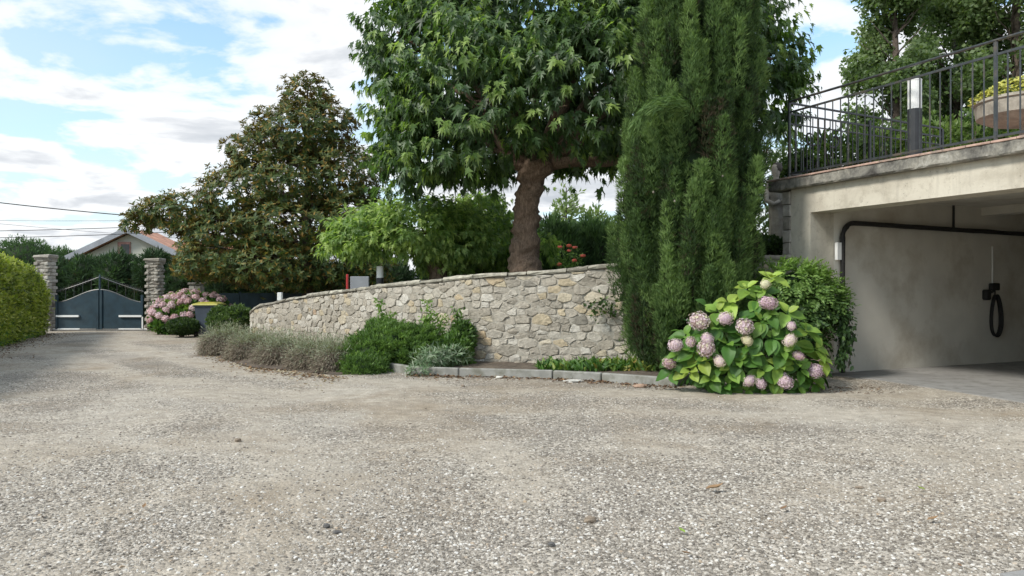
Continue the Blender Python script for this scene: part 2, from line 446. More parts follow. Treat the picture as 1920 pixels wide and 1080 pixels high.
def concrete_old():
    m, nt, b, o = new_mat('concrete_old')
    f = noise(nt, 3.5, 8, .68, dist=.5); f2 = noise(nt, 22, 6, .7)
    c = ramp(nt, f, [(.34, (.055, .05, .045)), (.48, (.17, .16, .14)), (.60, (.28, .26, .22)), (.72, (.42, .40, .36))])
    c = mixc(nt, .5, c, ramp(nt, f2, [(.3, .2), (.7, .8)]), 'OVERLAY')
    nt.links.new(c, b.inputs['Base Color']); b.inputs['Roughness'].default_value = .95
    bump(nt, b, f2, .7, .01); return m
M['concrete_old'] = concrete_old()
M['floor_concrete'] = basic('floor_concrete', (.27, .26, .245), .9, .16, 1.7, .35, .004, scale2=5, dirt=(.18, .17, .155))
M['kerb'] = basic('kerb', (.27, .265, .24), .95, .2, 7, .6, .006, scale2=3.0, dirt=(.15, .145, .11))
M['stone'] = attr_mat('stone', [(0.0, (.22, .20, .165)), (0.35, (.35, .31, .25)), (0.6, (.44, .40, .335)), (0.78, (.53, .495, .43)), (0.84, (.45, .38, .265)), (0.93, (.43, .33, .21)), (1.0, (.38, .27, .19))], bscale=34, bstr=.8, bd=.014, nscale=22)
M['mortar'] = basic('mortar', (.37, .34, .285), .95, .2, 12, .8, .012, dirt=(.25, .22, .175))
M['coping'] = attr_mat('coping', [(0.0, (.22, .20, .16)), (1.0, (.46, .43, .35))], bscale=30, bstr=.8, bd=.014, nscale=9, nvar=.4)
M['pillar_brick'] = attr_mat('pillar_brick', [(0.0, (.13, .11, .09)), (.35, (.29, .26, .22)), (1.0, (.43, .40, .35))], bscale=30, bstr=.8, bd=.012, nscale=10, nvar=.3)
M['soil'] = basic('soil', (.13, .10, .075), .98, .4, 14, .9, .03, scale2=4, dirt=(.20, .16, .115))
M['garden_soil'] = basic('garden_soil', (.07, .075, .04), .98, .4, 3, .9, .03)

def gravel_mat():
    m, nt, b, o = new_mat('gravel')
    g = nt.nodes.new('ShaderNodeNewGeometry'); g.name = 'GEO'
    pos = g.outputs['Position']
    f_patch = noise(nt, .42, 5, .55, dist=.8)
    mp = N(nt, 'ShaderNodeMapping'); mp.inputs['Location'].default_value = (11, 4, 2); nt.links.new(pos, mp.inputs[0])
    f_patch2 = noise(nt, .8, 6, .6, mp.outputs[0], .8)
    f_mid = noise(nt, 6, 6, .65)
    vr = N(nt, 'ShaderNodeTexVoronoi', i_Scale=55.0); nt.links.new(pos, vr.inputs['Vector'])
    vr2 = N(nt, 'ShaderNodeTexVoronoi', i_Scale=24.0); nt.links.new(pos, vr2.inputs['Vector'])
    bw = N(nt, 'ShaderNodeRGBToBW'); nt.links.new(vr.outputs['Color'], bw.inputs[0])
    bw2 = N(nt, 'ShaderNodeRGBToBW'); nt.links.new(vr2.outputs['Color'], bw2.inputs[0])
    c = ramp(nt, bw.outputs[0], [(.2, (.11, .10, .085)), (.5, (.31, .285, .245)), (.8, (.52, .485, .43))])
    c = mixc(nt, ramp(nt, bw2.outputs[0], [(.76, 0.0), (.84, .55)]), c, (.16, .15, .14))
    # packed dusty tracks pale, loose areas stony and darker, brown earthy patches
    at = N(nt, 'ShaderNodeAttribute', attribute_name='v')
    lo = math_n(nt, 'ADD', at.outputs['Fac'], math_n(nt, 'MULTIPLY', math_n(nt, 'SUBTRACT', f_mid, .5), .5))
    c = mixc(nt, ramp(nt, lo, [(.12, .7), (.50, 0.0)]), c, (.40, .365, .31))
    c = mixc(nt, ramp(nt, lo, [(.48, 0.0), (.80, .60)]), c, (.19, .172, .15))
    c = mixc(nt, ramp(nt, f_patch2, [(.48, 0.0), (.70, .65)]), c, (.25, .205, .15))
    c = mixc(nt, ramp(nt, f_patch, [(.52, 0.0), (.66, .55)]), c, (.42, .395, .35))
    c = mixc(nt, .6, c, ramp(nt, f_mid, [(.25, .27), (.75, .76)]), 'OVERLAY')
    c = mixc(nt, 1.0, c, (1.07, 1.025, .975), 'MULTIPLY')
    nt.links.new(c, b.inputs['Base Color']); b.inputs['Roughness'].default_value = .95
    b.inputs['Specular IOR Level'].default_value = .2
    h = math_n(nt, 'ADD', math_n(nt, 'MULTIPLY', vr.outputs['Distance'], -1.0), math_n(nt, 'MULTIPLY', noise(nt, 140, 4, .7), .6))
    bump(nt, b, h, .7, .010)
    return m
M['gravel'] = gravel_mat()
def pebble_mat():
    m, nt, b, o = new_mat('pebble')
    oi = nt.nodes.new('ShaderNodeObjectInfo')
    c = ramp(nt, oi.outputs['Random'], [(0.0, (.115, .10, .083)), (.25, (.24, .212, .178)), (.55, (.385, .346, .292)), (.8, (.50, .46, .40)), (.93, (.64, .615, .57)), (1.0, (.38, .29, .20))])
    c = mixc(nt, .35, c, ramp(nt, noise(nt, 120, 4), [(.3, .25), (.7, .75)]), 'OVERLAY')
    nt.links.new(c, b.inputs['Base Color']); b.inputs['Roughness'].default_value = .85
    b.inputs['Specular IOR Level'].default_value = .3
    return m
M['pebble'] = pebble_mat()

# ================================================================== GROUND
def rut(x, y):
    return 0.012 * np.sin(x * 1.1 + 0.6 * np.sin(y * .7)) * np.sin(y * .8 + 1) + 0.008 * np.sin(x * 2.7 + y * 1.3)
def grid_sheet(name, x0, x1, y0, y1, nx, ny, zf, mat, kind='structure', label=None):
    xs = np.linspace(x0, x1, nx); ys = np.linspace(y0, y1, ny)
    X, Y = np.meshgrid(xs, ys); Z = zf(X, Y)
    v = np.stack([X, Y, Z], -1).reshape(-1, 3)
    i = np.arange((ny - 1) * nx).reshape(ny - 1, nx)[:, :-1].ravel()
    f = np.stack([i, i + 1, i + nx + 1, i + nx], 1)
    return tag(mobj(name, mk_mesh(name, v, f, mat, smooth=True)), label, None, None, kind)
def edge0(x, y):      # fade relief out towards walls and far away
    return np.clip((13 - np.abs(y)) / 3, 0, 1)
grid_sheet('ground', -600, 600, -300, 900, 60, 60, lambda x, y: 0 * x - .05, M['garden_soil'], label='flat earth reaching to the horizon')
grid_sheet('gravel_driveway', -14, 11, -6, 26, 180, 220, lambda x, y: rut(x, y) * edge0(x, y), M['gravel'], label='pale dusty gravel driveway leading back to the gate')

trk = catmull0 = None
def looseness(x, y):
    v = np.stack([np.ravel(x), np.ravel(y), 0 * np.ravel(x)], 1)
    p_ = lump(v, .9, 3) * .34 + lump(v, 2.1, 5) * .30 + lump(v, 5.3, 9) * .16 + .42
    # wheel tracks, packed and dusty: one pair to the gate, one pair sweeping to the garage
    for ctrl_ in ([(-12.0, 23), (-9.6, 17), (-5.6, 12.2), (-2.2, 8.6), (-.6, 5.0), (-.4, 1)], [(-9.6, 17), (-5.0, 11.6), (-1.0, 9.0), (2.6, 8.2), (6.5, 8.9), (10, 10)]):
        q = np.array(ctrl_, float)
        for o_ in (-.72, .72):
            dmin = np.full(len(v), 99.0)
            for a_, b_ in zip(q[:-1], q[1:]):
                t_ = (b_ - a_) / np.linalg.norm(b_ - a_); n_ = np.array([-t_[1], t_[0]]); a2 = a_ + n_ * o_; L_ = np.linalg.norm(b_ - a_)
                w_ = v[:, :2] - a2; u_ = np.clip(w_ @ t_, 0, L_); dmin = np.minimum(dmin, np.linalg.norm(w_ - u_[:, None] * t_, axis=1))
            p_ = p_ - .38 * np.exp(-(dmin / .30) ** 2) + .10 * np.exp(-((dmin - .5) / .2) ** 2)
    return np.clip(p_, 0, 1).reshape(np.shape(x))
me_ = bpy.data.objects['gravel_driveway'].data
co_ = np.empty(len(me_.vertices) * 3, dtype=np.float32); me_.vertices.foreach_get('co', co_); co_ = co_.reshape(-1, 3)
at_ = me_.attributes.new('v', 'FLOAT', 'POINT'); at_.data.foreach_set('value', looseness(co_[:, 0], co_[:, 1]).astype(np.float32))
# loose pebbles as geometry nodes scatter
def pebble_field(name, x0f, y0, y1, dmax, smin, smax, label, sub=2):
    ny = 50; nx = 60; vs = []
    for j in range(ny):
        y = y0 + (y1 - y0) * j / (ny - 1)
        for i in range(nx):
            w = x0f * y + 1.6
            x = -w + 2 * w * i / (nx - 1)
            vs.append((x, y, float(rut(x, y) * edge0(x, y))))
    fs = np.array([[j * nx + i, j * nx + i + 1, (j + 1) * nx + i + 1, (j + 1) * nx + i] for j in range(ny - 1) for i in range(nx - 1)])
    me = mk_mesh(name, vs, fs, M['pebble'])
    v = np.array(vs)
    pn = looseness(v[:, 0], v[:, 1])
    dn = dmax * np.clip(.30 + pn * .95, .25, 1.15) 
    if dmax < 2000: dn *= np.clip(.15 + pn * 1.1, .15, 1) * np.clip((v[:, 1] - 3.6) / 2.0, 0, 1)
    else: dn *= np.clip((7.0 - v[:, 1]) / 3.2, 0, 1) ** 1.3
    # keep the concrete apron of the garage clear
    for k, (x, y, z) in enumerate(vs):
        if x > 4.5 + max(0, (10.9 - y)) * .33 and y > 8.0: dn[k] = 0
        if y > 9.5 and -.9 < x < 3.2: dn[k] *= .35
    at = me.attributes.new('dens', 'FLOAT', 'POINT'); at.data.foreach_set('value', dn.astype(np.float32))
    o = tag(mobj(name, me), label, 'gravel', None, 'stuff')
    ng = bpy.data.node_groups.new(name + '_nodes', 'GeometryNodeTree')
    ng.interface.new_socket('Geometry', in_out='INPUT', socket_type='NodeSocketGeometry')
    ng.interface.new_socket('Geometry', in_out='OUTPUT', socket_type='NodeSocketGeometry')
    gi = ng.nodes.new('NodeGroupInput'); go = ng.nodes.new('NodeGroupOutput')
    dp = ng.nodes.new('GeometryNodeDistributePointsOnFaces')
    na = ng.nodes.new('GeometryNodeInputNamedAttribute'); na.data_type = 'FLOAT'; na.inputs['Name'].default_value = 'dens'
    ng.links.new(gi.outputs[0], dp.inputs['Mesh'])
    ng.links.new([s for s in na.outputs if s.enabled and s.name == 'Attribute'][0], dp.inputs['Density'])
    g2i = ng.nodes.new('GeometryNodeGeometryToInstance')
    for k in range(5):
        ico = ng.nodes.new('GeometryNodeMeshIcoSphere'); ico.inputs['Radius'].default_value = .5; ico.inputs['Subdivisions'].default_value = sub
        nzn = ng.nodes.new('ShaderNodeTexNoise'); nzn.noise_dimensions = '4D'; nzn.inputs['W'].default_value = k * 3.7; nzn.inputs['Scale'].default_value = 1.9; nzn.inputs['Detail'].default_value = 1
        sub_ = ng.nodes.new('ShaderNodeVectorMath'); sub_.operation = 'SUBTRACT'; sub_.inputs[1].default_value = (.5, .5, .5)
        ng.links.new(nzn.outputs['Color'], sub_.inputs[0])
        sc = ng.nodes.new('ShaderNodeVectorMath'); sc.operation = 'SCALE'; sc.inputs['Scale'].default_value = 1.1
        ng.links.new(sub_.outputs[0], sc.inputs[0])
        sp = ng.nodes.new('GeometryNodeSetPosition'); ng.links.new(ico.outputs['Mesh'], sp.inputs['Geometry']); ng.links.new(sc.outputs[0], sp.inputs['Offset'])
        tr = ng.nodes.new('GeometryNodeTransform'); ng.links.new(sp.outputs[0], tr.inputs['Geometry']); tr.inputs['Scale'].default_value = (1, .7 + .06 * k, .42 + .05 * k)
        sm = ng.nodes.new('GeometryNodeSetMaterial'); sm.inputs['Material'].default_value = M['pebble']; ng.links.new(tr.outputs[0], sm.inputs['Geometry'])
        ng.links.new(sm.outputs[0], g2i.inputs[0])
    iop = ng.nodes.new('GeometryNodeInstanceOnPoints')
    ng.links.new(dp.outputs['Points'], iop.inputs['Points']); ng.links.new(g2i.outputs[0], iop.inputs['Instance'])
    iop.inputs['Pick Instance'].default_value = True
    rr = ng.nodes.new('FunctionNodeRandomValue'); rr.data_type = 'FLOAT_VECTOR'
    rr.inputs[0].default_value = (-.35, -.35, 0); rr.inputs[1].default_value = (.35, .35, 6.28)
    ng.links.new(rr.outputs[0], iop.inputs['Rotation'])
    rs = ng.nodes.new('FunctionNodeRandomValue'); rs.data_type = 'FLOAT'; rs.inputs['Seed'].default_value = 5
    rs.inputs[2].default_value = 0; rs.inputs[3].default_value = 1
    pw = ng.nodes.new('ShaderNodeMath'); pw.operation = 'POWER'; pw.inputs[1].default_value = 3.2; ng.links.new(rs.outputs[1], pw.inputs[0])
    mr = ng.nodes.new('ShaderNodeMapRange'); mr.inputs['To Min'].default_value = smin; mr.inputs['To Max'].default_value = smax
    ng.links.new(pw.outputs[0], mr.inputs['Value']); ng.links.new(mr.outputs[0], iop.inputs['Scale'])
    ng.links.new(iop.outputs[0], go.inputs[0])
    md = o.modifiers.new('scatter', 'NODES'); md.node_group = ng
    return o
pebble_field('loose_gravel', .70, 2.2, 7.0, 9500, .004, .023, 'loose grey and white pebbles scattered over the near driveway', 2)
pebble_field('fine_gravel', .72, 3.6, 12.0, 1800, .005, .022, 'finer loose stones scattered over the farther driveway', 1)

# ================================================================== STONE WALL
ctrl = np.array([(-5.3, 24.5, .62), (-5.95, 21.5, .62), (-6.25, 19.6, .63), (-6.10, 18.1, .68), (-5.75, 17.55, .86), (-5.12, 16.9, .97), (-4.35, 16.15, 1.105),
                 (-3.2, 14.8, 1.22), (-2.33, 13.8, 1.313), (-1.30, 12.9, 1.396), (-.54, 12.3, 1.47), (.72, 11.9, 1.535), (1.47, 11.72, 1.62), (2.7, 11.5, 1.68), (4.14, 11.40, 1.735)])
def catmull(c, n=14):
    out = []
    for i in range(len(c) - 1):
        p0 = c[max(i - 1, 0)]; p1 = c[i]; p2 = c[i + 1]; p3 = c[min(i + 2, len(c) - 1)]
        for t in np.linspace(0, 1, n, endpoint=False):
            out.append(.5 * (2 * p1 + (p2 - p0) * t + (2 * p0 - 5 * p1 + 4 * p2 - p3) * t * t + (-p0 + 3 * p1 - 3 * p2 + p3) * t ** 3))
    out.append(c[-1]); return np.array(out)
path = catmull(ctrl)
seg = np.linalg.norm(np.diff(path[:, :2], axis=0), axis=1); sarc = np.concatenate([[0], np.cumsum(seg)]); SL = sarc[-1]
def wp(s):      # plan position, outward normal, top height
    s = np.asarray(s, float)
    x = np.interp(s, sarc, path[:, 0]); y = np.interp(s, sarc, path[:, 1]); z = np.interp(s, sarc, path[:, 2])
    e = .08
    tx = np.interp(s + e, sarc, path[:, 0]) - np.interp(s - e, sarc, path[:, 0]); ty = np.interp(s + e, sarc, path[:, 1]) - np.interp(s - e, sarc, path[:, 1])
    l = np.hypot(tx, ty) + 1e-9; tx, ty = tx / l, ty / l
    return x, y, z, ty, -tx, tx, ty     # outward = right of travel... travel +x => outward (ty,-tx) faces the camera
def W(s, z, off):
    x, y, zt, nx, ny, tx, ty = wp(s)
    return np.stack([x + nx * off, y + ny * off, np.broadcast_to(z, np.shape(x)) + 0 * x], -1)
CT = .062
wall = empty('garden_wall', (1.0, 12.2, 0), 'long curved rubble stone retaining wall below the garden, lower towards the gate', 'wall')
# mortar body
ns = 260; nzv = 26
ss = np.linspace(0, SL, ns); x, y, zt, nx, ny, _, _ = wp(ss)
vs = []; 
for j in range(nzv):
    t = j / (nzv - 1)
    zz_ = -.03 + (zt - CT + .03) * t
    p = np.stack([x, y, zz_], -1)
    off = .006 + .008 * lump(p, 9, 2)
    vs.append(W(ss, zz_, off))
vs = np.array(vs).reshape(-1, 3)
i = np.arange((nzv - 1) * ns).reshape(nzv - 1, ns)[:, :-1].ravel()
fs = np.stack([i, i + 1, i + ns + 1, i + ns], 1)
b2 = len(vs); topf = vs[(nzv - 1) * ns:]
back = np.stack([x - nx * .34, y - ny * .34, zt - CT], -1); back0 = back.copy(); back0[:, 2] = -.03
vs = np.concatenate([vs, back, back0])
k = np.arange(ns - 1)
fs = np.concatenate([fs, np.stack([(nzv - 1) * ns + k, (nzv - 1) * ns + k + 1, b2 + k + 1, b2 + k], 1), np.stack([b2 + k, b2 + k + 1, b2 + ns + k + 1, b2 + ns + k], 1)])
mobj('mortar_body', mk_mesh('mortar_body', vs, fs, M['mortar'], smooth=True), wall)
# stones: irregular cells in (s,z)
def clip(poly, a, b, c):     # keep a*x+b*y<=c
    out = []
    n = len(poly)
    for i in range(n):
        p, q = poly[i], poly[(i + 1) % n]
        dp = a * p[0] + b * p[1] - c; dq = a * q[0] + b * q[1] - c
        if dp <= 0: out.append(p)
        if dp * dq < 0:
            t = dp / (dp - dq); out.append((p[0] + (q[0] - p[0]) * t, p[1] + (q[1] - p[1]) * t))
    return out
AN = 1.75        # stones wider than tall
pts = []; rad = []
tries = 0
while tries < 26000:
    tries += 1
    s_ = rng.uniform(.3, SL); z_ = rng.uniform(0, 1.72)
    if rng.random() < .7: z_ = .045 + round(z_ / .118) * .118 + rng.normal(0, .008)
    if z_ > np.interp(s_, sarc, path[:, 2]): continue
    r_ = rng.choice([.088, .066, .050, .036], p=[.14, .32, .34, .20]) if tries < 9000 else .040
    q = np.array([s_ / AN, z_])
    if pts:
        A_ = np.array(pts); dd = np.hypot(A_[:, 0] - q[0], A_[:, 1] - q[1])
        if (dd < (np.array(rad) + r_) * .88).any(): continue
    pts.append(q); rad.append(r_)
A_ = np.array(pts); RD = np.array(rad)
stones = []
for i in range(len(A_)):
    zt_ = float(np.interp(A_[i, 0] * AN, sarc, path[:, 2])) - CT - .006
    q = A_[i]; poly = [(q[0] - .3, .0), (q[0] + .3, .0), (q[0] + .3, zt_), (q[0] - .3, zt_)]
    dd = np.hypot(A_[:, 0] - q[0], A_[:, 1] - q[1]); nb = np.argsort(dd)[1:22]
    for j in nb:
        dv = A_[j] - q; d2 = dv @ dv
        w_ = (d2 + RD[i] ** 2 - RD[j] ** 2) / 2
        poly = clip(poly, dv[0], dv[1], dv @ q + w_)
        if len(poly) < 3: break
    if len(poly) < 3: continue
    poly = np.array(poly); poly[:, 0] *= AN
    c = poly.mean(0)
    # shrink for the joint, roughen the outline
    ext = poly - c; rr_ = np.linalg.norm(ext, axis=1)
    if rr_.max() < .03: continue
    jn = rng.uniform(.003, .009)
    poly = c + ext * np.clip((rr_ - jn * 1.25) / rr_, .3, 1)[:, None]
    pp = []
    for a in range(len(poly)):
        p0, p1 = poly[a], poly[(a + 1) % len(poly)]; l = np.linalg.norm(p1 - p0)
        if l < .012: continue
        m_ = 3 if l > .09 else 2
        for t in range(m_):
            u = t / m_
            q_ = p0 + (p1 - p0) * u
            if t == 0: q_ = q_ + (c - q_) * .03
            pp.append(q_ + rng.normal(0, min(.006, l * .06), 2))
    if len(pp) < 4: continue
    pp = np.array(pp)
    pp[:, 1] = np.clip(pp[:, 1], .002, zt_ - .002)
    stones.append((c, pp))
def stone_geo(c, pp):
    n = len(pp); pr = rng.uniform(.009, .028)
    tl = rng.normal(0, .07, 2)
    def off(q, base): return base + (q - c) @ tl
    o0 = W(pp[:, 0], pp[:, 1], -.015)
    r1 = c + (pp - c) * .965
    o1 = W(r1[:, 0], r1[:, 1], 0); 
    v1 = np.array([W(a[0], a[1], max(.006, off(a, pr * .62))) for a in r1])
    r2 = c + (pp - c) * rng.uniform(.84, .92)
    v2 = np.array([W(a[0], a[1], max(.008, off(a, pr) + rng.normal(0, .003))) for a in r2])
    v3 = W(c[0], c[1], pr + rng.normal(.002, .004))
    v = np.concatenate([o0, v1, v2, v3.reshape(1, 3)])
    f = []
    for a in range(n):
        b_ = (a + 1) % n
        f += [(a, b_, n + b_, n + a), (n + a, n + b_, 2 * n + b_, 2 * n + a), (2 * n + a, 2 * n + b_, 3 * n)]
    return v, f
def stone_v(c):
    ps = W(c[0], c[1], 0)
    r = rng.random()
    if r < .025: return rng.uniform(.86, 1.0)
    if r < .17: return rng.uniform(.80, .88)
    return float(np.clip(rng.normal(.47, .17), 0, .77))
key = []
for c, pp in stones:
    w = W(c[0], c[1], 0); vis = 1.0
    px = 960 + F * w[0] / w[1]
    if c[0] < 5.0: vis = .05
    if px > 1160 and px < 1420: vis = .2
    area = np.ptp(pp[:, 0]) * np.ptp(pp[:, 1]) / w[1] ** 2
    key.append(-area * vis)
order = np.argsort(key)
small = MB()
for rank, k in enumerate(order):
    c, pp = stones[k]; v, f = stone_geo(c, pp); a = stone_v(c)
    if rank < 298:
        b = W(c[0], c[1], 0)
        me = mk_mesh('stone', v - b, f, M['stone'], np.full(len(v), a))
        mobj('stone', me, wall, Matrix.Translation(Vector(b.tolist())))
    else: small.add(v, f, a)
small.build('small_stones', M['stone'], wall, kind='stuff')
# coping slabs
s0 = .15
while s0 < SL - .02:
    ln = min(rng.uniform(.28, .75), SL - s0)
    if SL - s0 - ln < .2: ln = SL - s0
    s1 = s0 + ln - rng.uniform(.012, .022)
    n = 5; q = np.linspace(s0, s1, n); x, y, zt, nx, ny, tx, ty = wp(q)
    fo = .040 + rng.normal(0, .008); dz = rng.normal(0, .006)
    vs = []
    for a in range(n):
        for (o_, z_) in ((fo - .01, -CT + .003), (fo + .004, -CT + .02), (fo, -.02), (fo - .02, 0), (-.36, 0), (-.37, -CT + .003)):
            j = rng.normal(0, .005, 3) * (1 if 0 < a < n - 1 or True else 0)
            vs.append(np.array([x[a] + nx[a] * o_, y[a] + ny[a] * o_, zt[a] + z_ + (dz if z_ > -.05 else 0)]) + (j if z_ > -.05 else 0))
    m = 6
    fs = [(a * m + b, (a + 1) * m + b, (a + 1) * m + (b + 1) % m, a * m + (b + 1) % m) for a in range(n - 1) for b in range(m)] + [tuple(range(m)), tuple((n - 1) * m + b for b in range(m))[::-1]]
    b0 = vs[len(vs) // 2]
    mobj('coping_slab', mk_mesh('coping_slab', np.array(vs) - b0, fs, M['coping'], np.full(len(vs), rng.random())), wall, Matrix.Translation(Vector(b0.tolist())))
    s0 += ln

# ================================================================== GARAGE
P0 = np.array([4.28, 11.09]); U = np.array([.411, -.9115]); U /= np.linalg.norm(U); NN = np.array([-U[1], U[0]])
def FX(t, dd, z): q = P0 + U * t + NN * dd; return np.array([q[0], q[1], z])
U3 = np.array([*U, 0]); N3 = np.array([*NN, 0])
gar = empty('garage', FX(2, 1, 0), 'cream rendered open garage with flat terrace roof', 'garage')
def gbox(mb, t0, t1, d0, d1, z0, z1, **kw):
    c = FX((t0 + t1) / 2, (d0 + d1) / 2, (z0 + z1) / 2)
    mb.box(c, (t1 - t0, d1 - d0, z1 - z0), U3, N3, **kw)
ZB, ZS, ZT = 2.335, 2.70, 2.875
b = MB(); gbox(b, -.378, 0, 0, .45, -.05, ZB); b.build('jamb_wall', M['plaster'], gar)
b = MB(); gbox(b, -.378, 6.6, 0, .40, ZB, ZS); b.build('beam', M['plaster'], gar)
b = MB(); gbox(b, -.378, .0, .45, 6.6, -.05, ZS); b.build('side_wall', M['plaster_inner'], gar)
b = MB(); gbox(b, 0, 6.6, 6.4, 6.6, -.05, ZS); b.build('back_wall', M['plaster_inner'], gar)
b = MB(); gbox(b, 6.3, 6.6, .4, 6.4, -.05, ZS); b.build('side_wall', M['plaster_inner'], gar)
b = MB(); gbox(b, 0, 6.3, .4, 6.4, 2.56, ZS - .002); b.build('ceiling', M['plaster_inner'], gar)
b = MB(); gbox(b, 0, 6.3, 3.7, 4.0, 2.43, 2.56); b.build('ceiling_beam', M['plaster_inner'], gar)
b = MB(); gbox(b, 3.75, 6.6, 0, .45, -.05, ZB - .002); b.build('added_front_wall', M['plaster'], gar)  # out of view, added to narrow the opening and dim the interior
b = MB(); gbox(b, 4.4, 4.6, .45, 6.4, -.05, 2.56); b.build('partition_wall', M['plaster_inner'], gar)
# terrace slab with weathered edge, tile on top
def slab_edge(d_, n=90):
    pass
b = MB()
tt = np.linspace(-.72, 6.9, 120)
vs = []
for k, t in enumerate(tt):
    j = rng.normal(0, .004, 4)
    vs += [FX(t, -.10 + j[0], ZS), FX(t, -.115 + j[1], ZS + .02), FX(t, -.115 + j[2], ZT - .03), FX(t, -.10, ZT - .03), FX(t, 6.9, ZT - .03), FX(t, 6.9, ZS)]
n = len(tt); m = 6
fs = [(a * m + q, a * m + (q + 1) % m, (a + 1) * m + (q + 1) % m, (a + 1) * m + q) for a in range(n - 1) for q in range(m)] + [tuple(range(m))[::-1], tuple((n - 1) * m + q for q in range(m))]
b.add(vs, fs); b.build('terrace_slab', M['concrete_old'], gar)
t0 = -.75
while t0 < 6.9:
    b = MB(); b.bbox(FX(t0 + .145, .10, ZT - .0135), (.286, .46, .027), .004, U3, N3, jit=.001)
    b.build('edge_tile', M['terracotta'], gar); t0 += .29
b = MB(); gbox(b, -.75, 6.9, .34, 6.9, ZT - .028, ZT - .006); b.build('terrace_paving', M['terracotta'], gar)
# quoin blocks of the rough stone pier under the slab
zq = 1.74
for k in range(5):
    h = [.185, .19, .20, .185, .20][k] - .012
    b = MB(); b.bbox(FX(-.378 - .078 + rng.normal(0, .004), .10, zq + h / 2), (.15, .25, h), .010, U3, N3, a=float(rng.uniform(.1, .8)), jit=.004)
    b.build('pier_block', M['pillar_brick'], gar); zq += h + .010
# floor
apron = [FX(0, .5, 0)[:2], FX(.12, .15, 0)[:2], G(1640, 713), G(1700, 722), G(1780, 734), G(1850, 745), G(1925, 757), FX(4.0, -.15, 0)[:2], FX(6.3, 0, 0)[:2], FX(6.3, 6.4, 0)[:2], FX(0, 6.4, 0)[:2]]
b = MB(); b.prism([tuple(map(float, q)) for q in apron], -.06, .016); b.build('floor_slab', M['floor_concrete'], gar)
# door track (black, along the wall)
tp = []
for z in np.linspace(0.0, 1.98, 10): tp.append(FX(.06, .56, z))
for k in range(1, 8):
    a = math.pi / 2 * k / 7; tp.append(FX(.06, .56 + .22 * (1 - math.cos(a)), 1.98 + .22 * math.sin(a)))
for dd in np.linspace(.95, 5.6, 16): tp.append(FX(.06, dd, 2.20 - .012 * (dd - .9)))
b = MB(); b.tube(tp, .037, 8, rough=.10); b.build('door_track', M['rubber'], gar)
b = MB(); gbox(b, .03, .08, .44, .52, 1.66, 1.91); b.build('track_bracket', M['white_plastic'], gar, label='small white bracket box on the black door track')
b = MB(); b.tube([FX(.06, 2.95, 2.2), FX(.06, 2.95, 2.56)], .018, 6); b.build('track_hanger', M['rubber'], gar)
# things on the garage wall
pw = 3.93
b = MB(); b.tube([FX(.03, pw, 1.31), FX(.03, pw, 1.93)], .013, 8); b.build('cable_conduit', M['white_plastic'], None, rebase=True, label='thin white conduit pipe running down the inner garage wall', cat='conduit')
e = empty('wall_socket_box', FX(.03, pw, 1.2), 'black socket box with plug halfway up the dark garage wall', 'socket')
b = MB(); b.bbox(FX(.05, pw + .02, 1.27), (.07, .20, .12), .012, U3, N3); b.build('box_body', M['rubber'], e)
b = MB(); b.bbox(FX(.05, pw - .17, 1.14), (.09, .13, .17), .02, U3, N3); b.build('box_plug', M['rubber'], e)
b = MB(); b.tube([FX(.06, pw - .14, 1.17), FX(.07, pw - .05, 1.19), FX(.06, pw + .03, 1.24)], .018, 6); b.build('box_cable', M['rubber'], e)
b = MB()
for k in range(5):
    a = np.linspace(0, 2 * math.pi, 28); w_ = .12 + rng.normal(0, .008); h_ = .34 + rng.normal(0, .012); cz = .80 + rng.normal(0, .01)
    b.tube(np.array([FX(.05 + .012 * k, pw + .03 + w_ * math.sin(q) * (1 - .25 * math.cos(q)), cz + h_ * math.cos(q)) for q in a]), .013, 6, cap=False)
b.tube([FX(.06, pw + .02, 1.10), FX(.06, pw + .02, 1.22)], .010, 6)
b.build('hose_coil', M['rubber'], None, rebase=True, smooth=True, label='black coiled hose hanging on the dark garage wall', cat='hose')

# ---------------------------------------------------------------- railing
rail = empty('terrace_railing', FX(-.6, 0, ZT), 'black wrought iron railing round the terrace edge', 'railing')
RT0 = -.47; RD0 = .06     # corner on plan
ZR, ZR2, ZR3 = 4.03, 3.87, ZT + .075
def bar(name, a, b_, w, mat=M['iron_grey'], parent=rail, wy=None):
    a = np.array(a, float); b_ = np.array(b_, float); c = (a + b_) / 2; Z = b_ - a; l = np.linalg.norm(Z); Z = Z / l
    X = U3 if abs(Z @ U3) < .9 else np.array([0, 0, 1.0]); Y = np.cross(Z, X); Y /= np.linalg.norm(Y); X = np.cross(Y, Z)
    mb = MB(); mb.bbox(c, (w, wy or w, l), min(w, wy or w) * .15, X, Y, Z); return mb.build(name, mat, parent)
TE = 6.5
bar('top_rail', FX(RT0, RD0, ZR), FX(TE, RD0, ZR), .022, wy=.045)
bar('middle_rail', FX(RT0, RD0, ZR2), FX(TE, RD0, ZR2), .030, wy=.014)
bar('bottom_rail', FX(RT0, RD0, ZR3), FX(TE, RD0, ZR3), .030, wy=.014)
# posts
def t_of_px(px, dd):
    q = P0 + NN * dd; k = (px - 960) / F
    return (k * q[1] - q[0]) / (U[0] - k * U[1])
posts = [RT0, t_of_px(1867, RD0)]; stp = posts[1] - posts[0]; posts.append(posts[1] + stp)
for t in posts:
    if t < TE: bar('post', FX(t, RD0, ZT - .02), FX(t, RD0, ZR - .011), .036)
k = 0
nb_ = int(round(stp / .137))
for p in range(2):
    for q in range(1, nb_):
        t = posts[p] + stp * q / nb_
        if t < TE: bar('baluster', FX(t, RD0, ZR3 + .015), FX(t, RD0, ZR2 - .015), .014)
